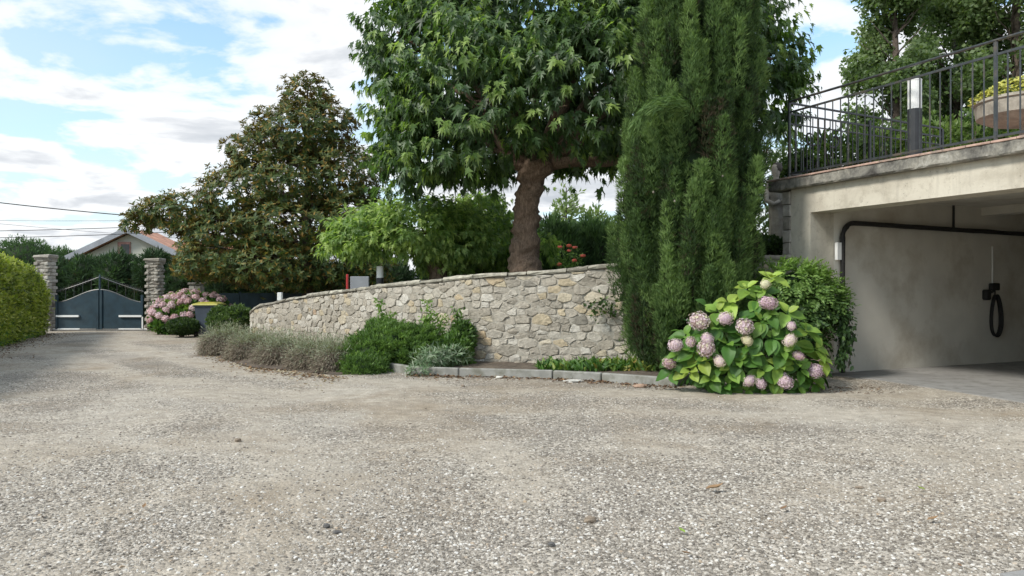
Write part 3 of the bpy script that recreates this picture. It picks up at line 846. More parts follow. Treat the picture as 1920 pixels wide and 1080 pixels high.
# side railing running back
DE = 3.4
bar('top_rail', FX(RT0, RD0 + .02, ZR - .02), FX(RT0, DE, ZR - .12), .022, M['black_iron'], wy=.03)
bar('middle_rail', FX(RT0, RD0 + .02, ZR2 - .02), FX(RT0, DE, ZR2 - .10), .014, M['black_iron'], wy=.03)
bar('bottom_rail', FX(RT0, RD0 + .02, ZR3), FX(RT0, DE, ZR3), .014, M['black_iron'], wy=.03)
for dd in (1.72, DE): bar('post', FX(RT0, dd, ZT - .02), FX(RT0, dd, ZR - .13), .04, M['black_iron'])
for dd in np.arange(.17, DE, .118):
    if abs(dd - 1.72) < .05: continue
    bar('baluster', FX(RT0, dd, ZR3 + .015), FX(RT0, dd, ZR2 - .015 - .10 * dd / DE), .013, M['black_iron'])
def scroll(name, c_d, c_z, s, flip):
    b = MB(); pts_ = []
    for a in np.linspace(0, 4.2, 26):
        r = s * (.10 + .12 * a); pts_.append(FX(RT0 - .016, c_d + flip * r * math.cos(a + 1.2), c_z + r * math.sin(a + 1.2)))
    b.tube(pts_, .016, 5); return b.build(name, M['black_iron'], rail, smooth=True)
for cd in (.50, .98): scroll('scroll_ornament', cd, 3.55, .25, 1 if cd < .7 else -1)
bar('middle_rail', FX(RT0, RD0 + .02, 3.70), FX(RT0, DE, 3.64), .012, M['black_iron'], wy=.02)
for k_ in (-1, 1):
    b = MB(); b.tube([FX(RT0 - .016, .74 + k_ * .16, 3.02), FX(RT0 - .016, .74 + k_ * .07, 3.35), FX(RT0 - .016, .74 + k_ * .02, 3.55), FX(RT0 - .016, .74 + k_ * .05, 3.63)], .011, 5); b.build('leaf_ornament', M['black_iron'], rail, smooth=True)
# stair handrail behind
st = empty('stair_handrail', FX(1.0, 3.0, ZT), 'dark sloping handrail at the back of the terrace', 'handrail')
bar('handrail_bar', FX(.5, 3.0, 3.05), FX(1.6, 3.6, 3.75), .03, M['black_iron'], st)
bar('handrail_bar', FX(.5, 3.0, 2.95), FX(1.6, 3.6, 3.45), .02, M['black_iron'], st)
bar('handrail_post', FX(1.6, 3.6, ZT - .02), FX(1.6, 3.6, 3.77), .04, M['black_iron'], st)
bar('handrail_post', FX(.5, 3.0, ZT - .02), FX(.5, 3.0, 3.07), .04, M['black_iron'], st)

def bollard(c, r, h_dark, h_white, label, name='bollard_lamp'):
    o = empty(name, c, label, 'lamp')
    b = MB(); b.lathe(c, [(r * 1.25, 0), (r * 1.25, .012), (r, .018), (r, h_dark)], 22); b.build('lamp_post', M['dark_plastic'], o, smooth=False)
    b = MB(); b.lathe(c, [(r * .98, h_dark), (r * .98, h_dark + h_white)], 22); b.build('lamp_diffuser', M['white_plastic'], o)
    b = MB(); b.lathe(c, [(r * 1.02, h_dark + h_white), (r * 1.02, h_dark + h_white + .014), (r * .8, h_dark + h_white + .02)], 22); b.build('lamp_cap', M['white_plastic'], o)
    return o
tl = t_of_px(1715, .42); c = FX(tl, .42, ZT - .006); Yl = c[1]
bollard(c, 12.5 * Yl / F, (540 - 205) / F * Yl + CH - c[2], 53 / F * Yl, 'tall black and white bollard lamp on the terrace behind the railing')
# planter bowl
tpn = t_of_px(1925, 1.6); pc = FX(tpn, 1.6, ZT - .006); Yp = pc[1]
zr = CH + (540 - 187) / F * Yp; zb = CH + (540 - 232) / F * Yp; rp = 86 / F * Yp
pl = empty('stone_planter', pc, 'wide weathered stone bowl planter on a foot on the terrace', 'planter')
b = MB(); b.lathe(pc, [(.13, 0), (.13, .04), (.08, .10), (.08, zb - pc[2] - .02), (.12, zb - pc[2])], 18); b.build('planter_foot', M['statue_stone'], pl)
b = MB(); b.lathe((pc[0], pc[1], 0), [(.12, zb), (rp * .7, zb + .015), (rp * .96, zb + .09), (rp, zr - .07), (rp * .99, zr - .05), (rp * 1.04, zr - .04), (rp * 1.03, zr - .005), (rp * .97, zr), (rp * .9, zr - .03), (.05, zr - .04)], 26); b.build('planter_bowl', M['statue_stone'], pl, smooth=False)
su = empty('yellow_succulent', (pc[0], pc[1], zr), 'yellow green succulent clump filling the stone bowl planter', 'plant')
n = 420
u = unit(n); u[:, 2] = abs(u[:, 2]); pp = np.array([pc[0], pc[1], zr - .03]) + u * np.array([rp * 1.02, rp * 1.02, .27]) * rng.uniform(.85, 1.05, (n, 1))
parts = []
for k in range(9):
    a = rng.uniform(0, 6.28, n); side = np.stack([np.cos(a), np.sin(a), 0 * a], 1)
    parts.append(scatter(pp, side * .8 + u, u, rng.uniform(.035, .06, n), tmpl_oval(.6), np.clip(rng.normal(.65, .3, n), 0, 1)))
fol('foliage', parts, M['succulent'], su)

# statue
sb = P(1457, 446, 13.0); sc_ = 13.0 / F
stt = empty('garden_statue', (sb[0], sb[1], 1.72), 'pale stone statue of a robed figure behind the cypress', 'statue')
sx, sy = sb[0], sb[1]
H0 = 1.72
b = MB(); b.lathe((sx, sy, 0), [(.20, H0), (.20, H0 + .12), (.15, H0 + .16)], 16); b.build('plinth', M['statue_stone'], stt)
def robed():
    b = MB(); n = 26; prof = [(.16, .16), (.15, .35), (.135, .65), (.14, .85), (.125, 1.0), (.155, 1.12), (.185, 1.22), (.15, 1.29), (.06, 1.33), (.042, 1.38), (.055, 1.42), (.070, 1.47), (.074, 1.53), (.062, 1.59), (.02, 1.62)]
    vs = []
    for i, (r, z) in enumerate(prof):
        for k in range(n):
            t = 2 * math.pi * k / n
            fold = 1 + (.10 * math.sin(t * 7 + z * 2) if z < 1.2 else 0)
            vs.append((sx + r * fold * math.cos(t) + .02 * math.sin(z * 3), sy + r * .8 * fold * math.sin(t), H0 + z))
    m = len(prof)
    b.add(vs, [(i * n + k, i * n + (k + 1) % n, (i + 1) * n + (k + 1) % n, (i + 1) * n + k) for i in range(m - 1) for k in range(n)] + [tuple((m - 1) * n + k for k in range(n))])
    for sg in (-1, 1):
        b.tube([(sx + sg * .16, sy, H0 + 1.2), (sx + sg * .20, sy - .05, H0 + 1.0), (sx + sg * .10, sy - .15, H0 + .92), (sx + sg * .01, sy - .16, H0 + .98)], [.05, .045, .038, .03], 10)
    return b.build('robed_figure', M['statue_stone'], stt, smooth=True)
robed()
b = MB(); b.lathe((sx + .01, sy + .02, H0), [(.03, 1.46), (.078, 1.50), (.086, 1.56), (.068, 1.625), (.02, 1.645)], 14); b.build('carved_hair', M['bronze'], stt, smooth=True)

# ================================================================== KERB + BED
kp = [G(700, 702), G(860, 706), G(1036, 711), G(1127, 716), G(1263, 726)]
kp = [(-2.3, 12.2), (-1.55, 11.35)] + kp[1:]
kp[1] = G(770, 703)
kerb = empty('concrete_kerb', (kp[2][0], kp[2][1], 0), 'low grey concrete kerb in front of the stone wall', 'kerb')
for a in range(len(kp) - 1):
    p, q = np.array(kp[a]), np.array(kp[a + 1]); l = np.linalg.norm(q - p); X = np.array([*(q - p) / l, 0]); Yv = np.array([-X[1], X[0], 0]); c = (p + q) / 2 + Yv[:2] * .04
    b = MB(); b.bbox((c[0], c[1], .045), (l - .012, .08, .15), .012, X, Yv, jit=.002); b.build('kerb_stone', M['kerb'], kerb)
p = np.array(kp[-1]); q = np.array([2.9, 10.9]); l = np.linalg.norm(q - p); X = np.array([*(q - p) / l, 0]); Yv = np.array([-X[1], X[0], 0]); c = (p + q) / 2 + Yv[:2] * .04
b = MB(); b.bbox((c[0], c[1], .045), (l - .012, .08, .15), .012, X, Yv); b.build('kerb_stone', M['kerb'], kerb)
# bed surface between kerb and wall
sN = np.linspace(sarc[14 * 3], SL, 70); wl = W(sN, 0.0, .0)
front = [(-6.6, 18.6)] + [G(380, 660), G(470, 690), G(560, 697), G(640, 706)] + [(k_[0], k_[1] + .06) for k_ in kp] + [(2.9, 10.95), (4.2, 11.05)]
fr = np.array(front); fl = np.concatenate([[0], np.cumsum(np.linalg.norm(np.diff(fr, axis=0), axis=1))]); tq = np.linspace(0, 1, 70)
# match by x
fx = np.interp(np.linspace(0, fl[-1], 70), fl, fr[:, 0]); fy = np.interp(np.linspace(0, fl[-1], 70), fl, fr[:, 1])
vs = []; nr = 10
for a in range(70):
    for r_ in range(nr):
        t = r_ / (nr - 1)
        x_ = fx[a] + (wl[a, 0] - fx[a]) * t; y_ = fy[a] + (wl[a, 1] - fy[a]) * t
        z_ = .012 + .075 * min(1, t * 4) * (1 if a > 22 else .5) + rng.normal(0, .006)
        vs.append((x_, y_, z_))
fs = [(a * nr + r_, (a + 1) * nr + r_, (a + 1) * nr + r_ + 1, a * nr + r_ + 1) for a in range(69) for r_ in range(nr - 1)]
tag(mobj('flower_bed', mk_mesh('flower_bed', vs, fs, M['soil'], smooth=True)), 'narrow strip of brown soil at the foot of the wall', None, None, 'structure')

# garden terrain behind the wall
pk = [(q[0] - q2 * .30, q[1] - q3 * .30, q4) for q, q2, q3, q4 in zip(path, wp(sarc)[3], wp(sarc)[4], wp(sarc)[2])]
front_p = [(x_, y_, z_ - .09) for x_, y_, z_ in pk]
front_p = [p_ for p_ in front_p if True]
edge = front_p + [(*FX(-.40, dd, 0)[:2], 1.66) for dd in np.linspace(.25, 7.0, 12)] + [(13.5, 15.0, 1.66), (40, 15, 1.66)]
vs = []; nr = 12
for (x_, y_, z_) in edge:
    for r_ in range(nr):
        t = (r_ / (nr - 1)) ** 2
        yy = y_ + (62 - y_) * t
        xx = x_ + (t * -2 if x_ < -5 else 0)
        zz2 = z_ * (1 - t * .3) + .05 * math.sin(xx * 1.7 + yy) * min(1, r_)
        vs.append((xx, yy, zz2))
ne = len(edge)
fs = [(a * nr + r_, (a + 1) * nr + r_, (a + 1) * nr + r_ + 1, a * nr + r_ + 1) for a in range(ne - 1) for r_ in range(nr - 1)]
tag(mobj('garden_terrain', mk_mesh('garden_terrain', vs, fs, M['garden_soil'], smooth=True)), 'raised garden ground behind the stone wall', None, None, 'structure')

# ================================================================== GATE, PILLARS, FENCE
YG = 22.4; kg = YG / F
def brick_pillar(px0, px1, pyt, label):
    x0, x1 = (px0 - 960) * kg, (px1 - 960) * kg; w = x1 - x0; cx = (x0 + x1) / 2; ztop = CH + (540 - pyt) * kg
    o = empty('gate_pillar', (cx, YG, 0), label, 'pillar', 'brick pillars of the gate')
    b = MB(); b.box((cx, YG + w / 2, (ztop - .06) / 2 - .02), (w - .03, w - .03, ztop - .02)); b.build('pillar_core', M['mortar'], o)
    n = 21; h = (ztop - .10) / n
    protos = []
    for k in range(4):
        mb = MB(); L_ = w / 2 + .045; mb.bbox((0, 0, 0), (L_ - .012, .11, h - .012), .012, jit=.006, a=[.15, .45, .7, 1.0][k])
        protos.append(mk_mesh('brick', np.concatenate(mb.v), mb.f, M['pillar_brick'], np.concatenate(mb.a)))
        protos[-1].name = 'brick'
    L_ = w / 2 + .045
    for r_ in range(n):
        z = h * (r_ + .5)
        e_ = w / 2 - .055 + .012
        offs = (r_ % 2) * .0
        for sd in range(4):
            for hf in (0, 1):
                al = (-w / 2 + L_ / 2 - .0 if hf == 0 else w / 2 - L_ / 2 + .0)
                al = (-w / 4 if hf == 0 else w / 4) + (.04 if (r_ % 2) ^ 1 else -.04)
                if sd in (0, 2):
                    pos = (cx + al, YG + w / 2 + (-e_ if sd == 0 else e_), z); rz = 0
                else:
                    pos = (cx + (-e_ if sd == 1 else e_), YG + w / 2 + al, z); rz = math.pi / 2
                if sd == 2: continue
                me = protos[rng.choice(4, p=[.12, .26, .34, .28])]
                o2 = bpy.data.objects.new('brick', me)
                put(o2, o, Matrix.Translation(Vector(pos)) @ Matrix.Rotation(rz + rng.normal(0, .01), 4, 'Z') @ Matrix.Scale(.93, 4, (1, 0, 0)))
    b = MB(); b.bbox((cx, YG + w / 2, ztop - .045), (w + .10, w + .10, .09), .02, jit=.008, a=.5); b.bbox((cx, YG + w / 2, ztop - .115), (w + .05, w + .05, .05), .01, a=.3)
    b.build('pillar_cap', M['pillar_brick'], o)
    return o
brick_pillar(66, 91, 478, 'pale brick gate pillar at the end of the clipped hedge')
brick_pillar(274, 297, 484, 'pale brick gate pillar beside the pink hydrangea')
# gate
gx0, gx1 = (103.5 - 960) * (kg + .22 / F), (271 - 960) * (kg + .22 / F); gxm = (gx0 + gx1) / 2
gate = empty('driveway_gate', (gxm, YG + .25, 0), 'dark blue double gate with arched top and spiked crest', 'gate')
yg = YG + .22
def arch(t):    # 0 at the centre, 1 at the pillar: top of the solid panel
    zc_, zs_ = CH + (540 - 544) * kg, CH + (540 - 568) * kg
    return zs_ + (zc_ - zs_) * .5 * (1 + math.cos(math.pi * min(1, t)))
def crest(t):
    zc_, zs_ = CH + (540 - 519) * kg, CH + (540 - 547) * kg
    return zs_ + (zc_ - zs_) * (1 - t) ** 1.15
for sgn in (-1, 1):
    xs = np.linspace(gxm + sgn * .02, gx0 + .03 if sgn < 0 else gx1 - .03, 22)
    tq = np.abs(xs - gxm) / ((gx1 - gx0) / 2)
    zs_ = [arch(t) for t in tq]
    vs = []
    for x_, z_ in zip(xs, zs_):
        vs += [(x_, yg - .015, .06), (x_, yg - .015, z_), (x_, yg + .015, z_), (x_, yg + .015, .06)]
    b = MB(); b.add(vs, [(a * 4 + q, a * 4 + (q + 1) % 4, a * 4 + 4 + (q + 1) % 4, a * 4 + 4 + q) for a in range(21) for q in range(4)] + [(0, 1, 2, 3), (84, 87, 86, 85)])
    b.build('gate_panel', M['gate_paint'], gate)
    b = MB(); b.tube([(x_, yg, z_ + .012) for x_, z_ in zip(xs, zs_)], .022, 6); b.build('arch_rim', M['iron_grey'], gate)
    b = MB(); b.tube([(x_, yg, crest(t)) for x_, t in zip(xs, tq)], .016, 6); b.build('crest_rail', M['iron_grey'], gate)
    for k in range(1, 16):
        t = k / 16; x_ = gxm + sgn * t * (gx1 - gx0) / 2
        b = MB(); z_ = crest(t); b.tube([(x_, yg, z_ - .04), (x_ + .02 * sgn, yg, z_ + .03), (x_ - .035 * sgn, yg - .01, z_ + .085)], [.012, .010, .003], 5); b.build('spike', M['iron_grey'], gate)
    for k in range(1, 5):
        t = k / 5.2; x_ = gxm + sgn * t * (gx1 - gx0) / 2
        b = MB(); b.tube([(x_, yg, arch(t)), (x_, yg, crest(t))], .008, 5); b.build('crest_bar', M['iron_grey'], gate)
    xe = gx0 + .03 if sgn < 0 else gx1 - .03
    b = MB(); b.box((xe - sgn * .03, yg - .02, .55), (.06, .06, 1.0)); b.build('hinge_stile', M['gate_paint'], gate)
    b = MB(); b.box((gxm + sgn * .05, yg - .025, .62), (.06, .04, 1.15)); b.build('meeting_stile', M['gate_paint'], gate)
    w_ = .66; b = MB(); b.box((xe - sgn * (w_ / 2 + .03), yg - .05, .43), (w_, .05, .055)); b.build('opener_arm', M['white_plastic'], gate, label='white opener arm across the gate leaf')
    b = MB(); b.box((xe - sgn * (w_ * .42), yg - .035, .055), (w_ * 1.3, .03, .035)); b.build('bottom_strip', M['white_plastic'], gate)
b = MB(); b.box((gx1 - .035, yg - .055, .235), (.035, .03, .35)); b.build('edge_strip', M['white_plastic'], gate, label='white vertical strip on the right leaf')
b = MB(); b.tube([(gxm, yg, .05), (gxm, yg, 1.45), (gxm, yg, CH + 21 * kg), (gxm, yg, CH + 26 * kg)], [.03, .03, .035, .008], 8); b.build('centre_post', M['gate_paint'], gate)
# little pillar and sheet fence to the right
b = MB(); x0, x1 = (348 - 960) * kg, (370 - 960) * kg
lp = empty('fence_pillar', ((x0 + x1) / 2, YG + .5, 0), 'short stone pillar in the dark sheet fence behind the pink hydrangea', 'pillar')
b.box(((x0 + x1) / 2, YG + .4, .66), (x1 - x0 - .03, .30, 1.35)); b.build('pillar_core', M['mortar'], lp)
for r_ in range(11):
    for hf in (-1, 1):
        b = MB(); b.bbox(((x0 + x1) / 2 + hf * (x1 - x0) / 4, YG + .24, .06 + r_ * .12), ((x1 - x0) / 2 - .01, .06, .108), .01, a=float(rng.random()), jit=.004); b.build('brick', M['pillar_brick'], lp)
b = MB(); b.bbox(((x0 + x1) / 2, YG + .38, 1.375), (x1 - x0 + .05, .4, .07), .015, a=.2); b.build('pillar_cap', M['pillar_brick'], lp)
fe = empty('sheet_fence', (-7, YG + .5, 0), 'dark blue grey sheet fence behind the pink hydrangea', 'fence')
xa = (308 - 960) * kg; zf = CH - 10 * kg
while xa < (690 - 960) * kg:
    b = MB(); b.box((xa + .49, YG + .6, zf / 2), (.97, .03, zf)); b.build('fence_panel', M['gate_paint'], fe)
    b = MB(); b.box((xa, YG + .62, zf / 2 + .02), (.05, .05, zf + .04)); b.build('fence_post', M['gate_paint'], fe); xa += .99

# ================================================================== BIN, SMALL THINGS
bx_, by_ = (393 - 960) / F * 20.0, 20.0
bn = empty('wheelie_bin', (bx_, by_, 0), 'dark grey wheelie bin with a yellow green lid beside the clipped box bush', 'bin')
bh = .83
def taper(mb, c, w0, d0, w1, d1, z0, z1):
    vs = [(c[0] + sx_ * w_ / 2, c[1] + sy_ * d_ / 2, z) for z, w_, d_ in ((z0, w0, d0), (z1, w1, d1)) for sx_, sy_ in ((-1, -1), (1, -1), (1, 1), (-1, 1))]
    mb.add(vs, [(3, 2, 1, 0), (4, 5, 6, 7), (0, 1, 5, 4), (1, 2, 6, 5), (2, 3, 7, 6), (3, 0, 4, 7)])
b = MB(); taper(b, (bx_, by_), .42, .44, .56, .56, .06, bh - .06); taper(b, (bx_, by_), .60, .60, .60, .60, bh - .06, bh - .02); b.build('bin_body', M['bin_grey'], bn)
b = MB(); taper(b, (bx_, by_ - .01), .66, .64, .62, .60, bh - .018, bh + .02); b.add([(bx_ + sx_ * w_, by_ + sy_ * w_, z) for z, w_ in ((bh + .02, .30), (bh + .06, .18)) for sx_, sy_ in ((-1, -1), (1, -1), (1, 1), (-1, 1))], [(4, 5, 6, 7), (0, 1, 5, 4), (1, 2, 6, 5), (2, 3, 7, 6), (3, 0, 4, 7)]); b.build('bin_lid', M['bin_yellow'], bn)
for sg in (-1, 1):
    b = MB(); c = np.array([bx_ + sg * .18 - .06, by_ - .24, .11]); b.tube([c - (.035, 0, 0), c + (.035, 0, 0)], .11, 16); b.build('wheel', M['rubber'], bn)
b = MB(); b.tube([(bx_ - .25, by_ + .31, bh - .04), (bx_ + .25, by_ + .31, bh - .04)], .016, 6); b.build('bin_handle', M['bin_grey'], bn)

# wall-top lamp, small box, red-edged board
Yw = 14.75
c = P(712.5, 533, Yw); c[2] = CH + (540 - 533) / F * Yw - .10
bollard(c, 6.6 * Yw / F, .10 + 12 / F * Yw, 20 / F * Yw, 'small white topped bollard lamp just behind the wall coping')
c = P(525, 562, 17.2); b = MB(); b.bbox((c[0], c[1], c[2] + .07), (.10, .10, .18), .01); b.build('white_marker_box', M['white_plastic'], None, rebase=True, label='small white box standing behind the low end of the wall', cat='box')
c = P(672, 540, 17.5); bd = empty('pale_board', (c[0], c[1], .95), 'low pale grey board with a red upright edge behind the wall', 'board')
b = MB(); b.bbox((c[0] + .03, c[1], c[2] + .09), (.42, .05, .34), .01); b.build('board_panel', M['roof_grey'], bd)
b = MB(); b.bbox((c[0] - .25, c[1], c[2] + .07), (.05, .06, .48), .01); b.build('red_post', M['red'], bd)

# slab corner at the photo's lower right
q0 = G(1872, 1082); b = MB(); b.prism([(q0[0], q0[1] - .3), (q0[0] + 1.2, q0[1] - .3), (q0[0] + 1.2, q0[1] + .16), (q0[0] + .14, q0[1] + .035), (q0[0], q0[1] - .01)], -.02, .02)
b.build('concrete_slab', M['floor_concrete'], None, label='pale concrete slab corner at the lower right of the driveway', kind='structure')

# ================================================================== HOUSE FAR BEHIND
YH = 38.0; kh = YH / F
hs = empty('gabled_house', ((235 - 960) * kh, YH + 3, 0), 'beige gabled house with red tiled wing behind the conifer hedge', 'house')
def HP(px, py, dy=0): return ((px - 960) * kh, YH + dy, CH + (540 - py) * kh)
ax_, _, az = HP(245, 437); lx, _, lz = HP(128, 492); rx_, _, rz_ = HP(326, 476)
b = MB(); vs = [(lx + .3, YH, -.05), (rx_ - .3, YH, -.05), (rx_ - .3, YH, rz_ + .1), (ax_, YH, az), (lx + .3, YH, lz + .1)]
b.add(vs + [(x_, YH + 2.6, z_) for x_, _, z_ in vs], [(4, 3, 2, 1, 0), (5, 6, 7, 8, 9), (0, 1, 6, 5), (1, 2, 7, 6), (2, 3, 8, 7), (3, 4, 9, 8), (4, 0, 5, 9)]); b.build('wall', M['house_wall'], hs)
for (ex, ez) in ((lx, lz), (rx_, rz_)):
    b = MB(); dx, dz_ = ex - ax_, ez - az; l = math.hypot(dx, dz_); X = np.array([dx / l, 0, dz_ / l]); Zv = np.array([-X[2], 0, X[0]]) * (1 if dx < 0 else -1); Zv = Zv if Zv[2] > 0 else -Zv
    c = np.array([(ex + ax_) / 2, YH + 1.2, (ez + az) / 2]) + Zv * .12 + X * .1
    b.box(c, (l + .3, 3.2, .16), X, (0, 1, 0), Zv); b.build('roof', M['roof_tile'], hs)
    b = MB(); b.box(c + np.array([0, -1.62, 0]), (l + .34, .05, .26), X, (0, 1, 0), Zv); b.build('bargeboard', M['roof_grey'], hs)
wn = HP(238, 470); b = MB(); b.box((wn[0] - .12, YH - .02, wn[2] + .05), (.62, .10, .75)); fr_ = b.build('window_frame', M['brick_red'], hs)
b = MB(); b.box((wn[0] - .04, YH - .075, wn[2] + .0), (.40, .02, .62)); b.build('pane', M['glass_dark'], fr_)
# tiled wing
x0, _, z1 = HP(298, 459, 2); x1, _, z0 = HP(400, 480)
b = MB(); b.box(((x0 + x1) / 2, YH + 3.2, z0 / 2 - .05), (x1 - x0, 3.2, z0)); b.build('wing_wall', M['house_wall'], hs)
for r_ in range(7):
    t = r_ / 7; y_ = YH + 1.3 + t * 1.8; z_ = z0 + t * (z1 - z0 + .25)
    b = MB()
    xx = x0 - .2
    while xx < x1 + .2:
        b.tube([(xx, y_, z_ + .02), (xx, y_ + .34, z_ + .02 + (z1 - z0 + .25) / 7)], .07, 6); xx += .16
    o_ = b.build('roof_tile_row', M['roof_tile'], hs, kind='stuff')
b = MB(); b.add([(x0 - .2, YH + 1.3, z0), (x1 + .2, YH + 1.3, z0), (x1 + .2, YH + 3.15, z1 + .25), (x0 - .2, YH + 3.15, z1 + .25), (x1 + .2, YH + 5, z0), (x0 - .2, YH + 5, z0)], [(0, 1, 2, 3), (3, 2, 4, 5)]); b.build('wing_roof', M['roof_tile'], hs)
# wires
wl_ = [((-60, 373), (330, 411), 30, 'heaviest black overhead wire, sloping down towards the magnolia', .020), ((-60, 434), (420, 418), 34, 'lower overhead wire just above the gable roof', .015), ((-60, 447), (420, 430), 34, 'lowest overhead wire crossing in front of the gable apex', .015),
       ((-60, 413), (420, 411), 36, 'faint straight overhead wire in the middle of the set', .008), ((-60, 414), (420, 452), 38, 'faint overhead wire sloping down across the others', .008)]
for (a, a2, Yw_, lb, r_) in wl_:
    p, q = P(a[0], a[1], Yw_), P(a2[0], a2[1], Yw_ + 3); p2 = p + (p - q) * 1.0; q2_ = q + (q - p) * 1.0
    pts_ = [p2 + (q2_ - p2) * t - np.array([0, 0, .5]) * (4 * t * (1 - t) - .89) for t in np.linspace(0, 1, 30)]
    b = MB(); b.tube(pts_, r_, 5); b.build('overhead_wire', M['rubber'], None, rebase=True, label=lb, cat='wire', group='overhead wires')

# ================================================================== TREES
def branch_path(a, b_, sag=.15, n=8, wob=.06):
    a, b_ = np.array(a, float), np.array(b_, float); t = np.linspace(0, 1, n)[:, None]
    l = np.linalg.norm(b_ - a)
    p = a + (b_ - a) * t + np.array([0, 0, 1]) * sag * l * np.sin(t * math.pi)
    w = rng.normal(0, wob * l / 3, (n, 3)); w[0] = w[-1] = 0
    return p + w
def limbs(name, start, targets, r0, mat, parent, forks=3, sag=.12):
    """boughs from start to each target, each with a few side twigs"""
    b = MB()
    for tg in targets:
        p = branch_path(start, tg, sag, 9); l = np.linalg.norm(np.array(tg) - start)
        r = r0 * min(1, .35 + l * .12)
        b.tube(p, np.linspace(r, r * .22, 9), 7)
        for _ in range(forks):
            k = rng.integers(3, 8); dr = nrm((p[k] - p[k - 1])[None])[0] + unit(1)[0] * .8
            e_ = p[k] + nrm(dr[None])[0] * min(l, 1.6) * rng.uniform(.15, .32)
            b.tube(branch_path(p[k], e_, .05, 5), np.linspace(r * .4, r * .1, 5), 5)
    return b.build(name, mat, parent, smooth=True)

# ---- big lobed-leaf tree
TX, TY = P(985, 500, 13.7)[:2]
PT = empty('large_lobed_leaf_tree', (TX, TY, 1.5), 'large tree with drooping lobed leaves and knobbly leaning trunk behind the wall', 'tree')
# trunk: burl rings
tz = np.linspace(1.35, 3.75, 64); n = 30; vs = []
for z in tz:
    t = (z - 1.35) / 2.4
    pxc = np.interp(z, [1.35, 1.8, 2.4, 2.9, 3.3, 3.75], [-.0, .0, .02, .055, .18, .34]); r = np.interp(z, [1.35, 1.6, 2.2, 2.7, 3.1, 3.4, 3.75], [.34, .285, .225, .215, .235, .30, .20])
    for k in range(n):
        a = 2 * math.pi * k / n
        q = np.array([[math.cos(a) * .3, math.sin(a) * .3, z]])
        ring = 1 - abs(lump(q * np.array([[.55, .55, 1.0]]), 6.0, 3)[0]) ** .7
        rr = r * (.74 + .40 * ring + .18 * lump(q, 9, 4)[0] + .10 * lump(q, 21, 6)[0])
        vs.append((TX + pxc + rr * math.cos(a), TY + rr * math.sin(a), z))
fs = np.array([[i_ * n + k, i_ * n + (k + 1) % n, (i_ + 1) * n + (k + 1) % n, (i_ + 1) * n + k] for i_ in range(63) for k in range(n)])
mobj('trunk', mk_mesh('trunk', vs, fs, M['bark_knobbly'], smooth=True), PT)
pb = [pblob(822, 120, 13.9, 98, 120, 1.1), pblob(810, 265, 13.6, 78, 95, 1.0), pblob(900, 190, 13.0, 140, 150, 1.2), pblob(1060, 165, 12.9, 150, 130, 1.2), pblob(1000, 10, 14.2, 200, 120, 1.6), pblob(1180, 130, 13.8, 130, 150, 1.4),
      pblob(1320, 90, 14.5, 130, 140, 1.4), pblob(1425, 165, 14.5, 62, 80, .8), pblob(870, -60, 14.2, 130, 110, 1.2), pblob(800, 335, 13.5, 62, 40, .6), pblob(930, 280, 14.4, 120, 50, 1.0), pblob(1120, 240, 14.8, 110, 55, 1.1), pblob(1240, -60, 14.4, 180, 120, 1.5), pblob(745, 60, 14, 50, 40, .5), pblob(738, 130, 14, 38, 34, .5), pblob(745, 225, 13.8, 36, 46, .5), pblob(1450, 110, 14.5, 48, 40, .5), pblob(752, 330, 13.6, 32, 36, .4)]
fork = np.array([TX + .22, TY, 3.35])
tg = [b_[0] for b_ in pb]
limbs('boughs', fork, tg, .13, M['bark_knobbly'], PT, 4)
b = MB(); b.tube([fork + (-.05, 0, .05), fork + (.5, -.1, .12), fork + (1.2, -.2, .10), fork + (2.2, -.1, .3)], [.13, .10, .09, .05], 10, rough=.06); b.build('bough', M['bark_knobbly'], PT, smooth=True)
def shoots(p, nn, per, ln, leafsize, tmpl, vbase, vtip, outw=1.0, up=.25, droop=1.1, spread=.45, tipfrac=.35):
    """shoots at p with leaves arranged along them; young leaves at the tips are paler"""
    ns_ = len(p); ax = nrm(nn * outw + unit(ns_) * .55 + np.array([0, 0, up]))
    young = rng.random(ns_) < tipfrac
    parts = []
    for k in range(per):
        t = (k + .5) / per
        pos = p + ax * (ln * t * rng.uniform(.7, 1.2, ns_))[:, None]
        side = unit(ns_); side -= ax * (side * ax).sum(1, keepdims=True); side = nrm(side)
        dr = nrm(ax * (.35 + .4 * t) + side * .75 + np.array([0, 0, -droop]))
        pos = pos + dr * leafsize * .25
        nm = nrm(np.array([0, 0, 1.0]) + ax * .35 + unit(ns_) * spread)
        v = np.where(young & (t > .45), vtip + rng.normal(0, .08, ns_), vbase + rng.normal(0, .13, ns_))
        sz = leafsize * rng.uniform(.5, 1.35, ns_) * (1.0 if t < .6 else .82)
        parts.append(scatter(pos, dr, nm, sz, tmpl, np.clip(v, 0, 1)))
    return parts
TL = tmpl_lobed()
p, nn = blob_pts(pb, 3100, .66, .70, .3, 2.6)
gp = (lump(p, 1.5, 12) > -.5) | (rng.random(len(p)) < .35)
p, nn = p[gp], nn[gp]
parts = shoots(p, nn, 12, .46, .19, TL, .42, .84, tipfrac=.35)
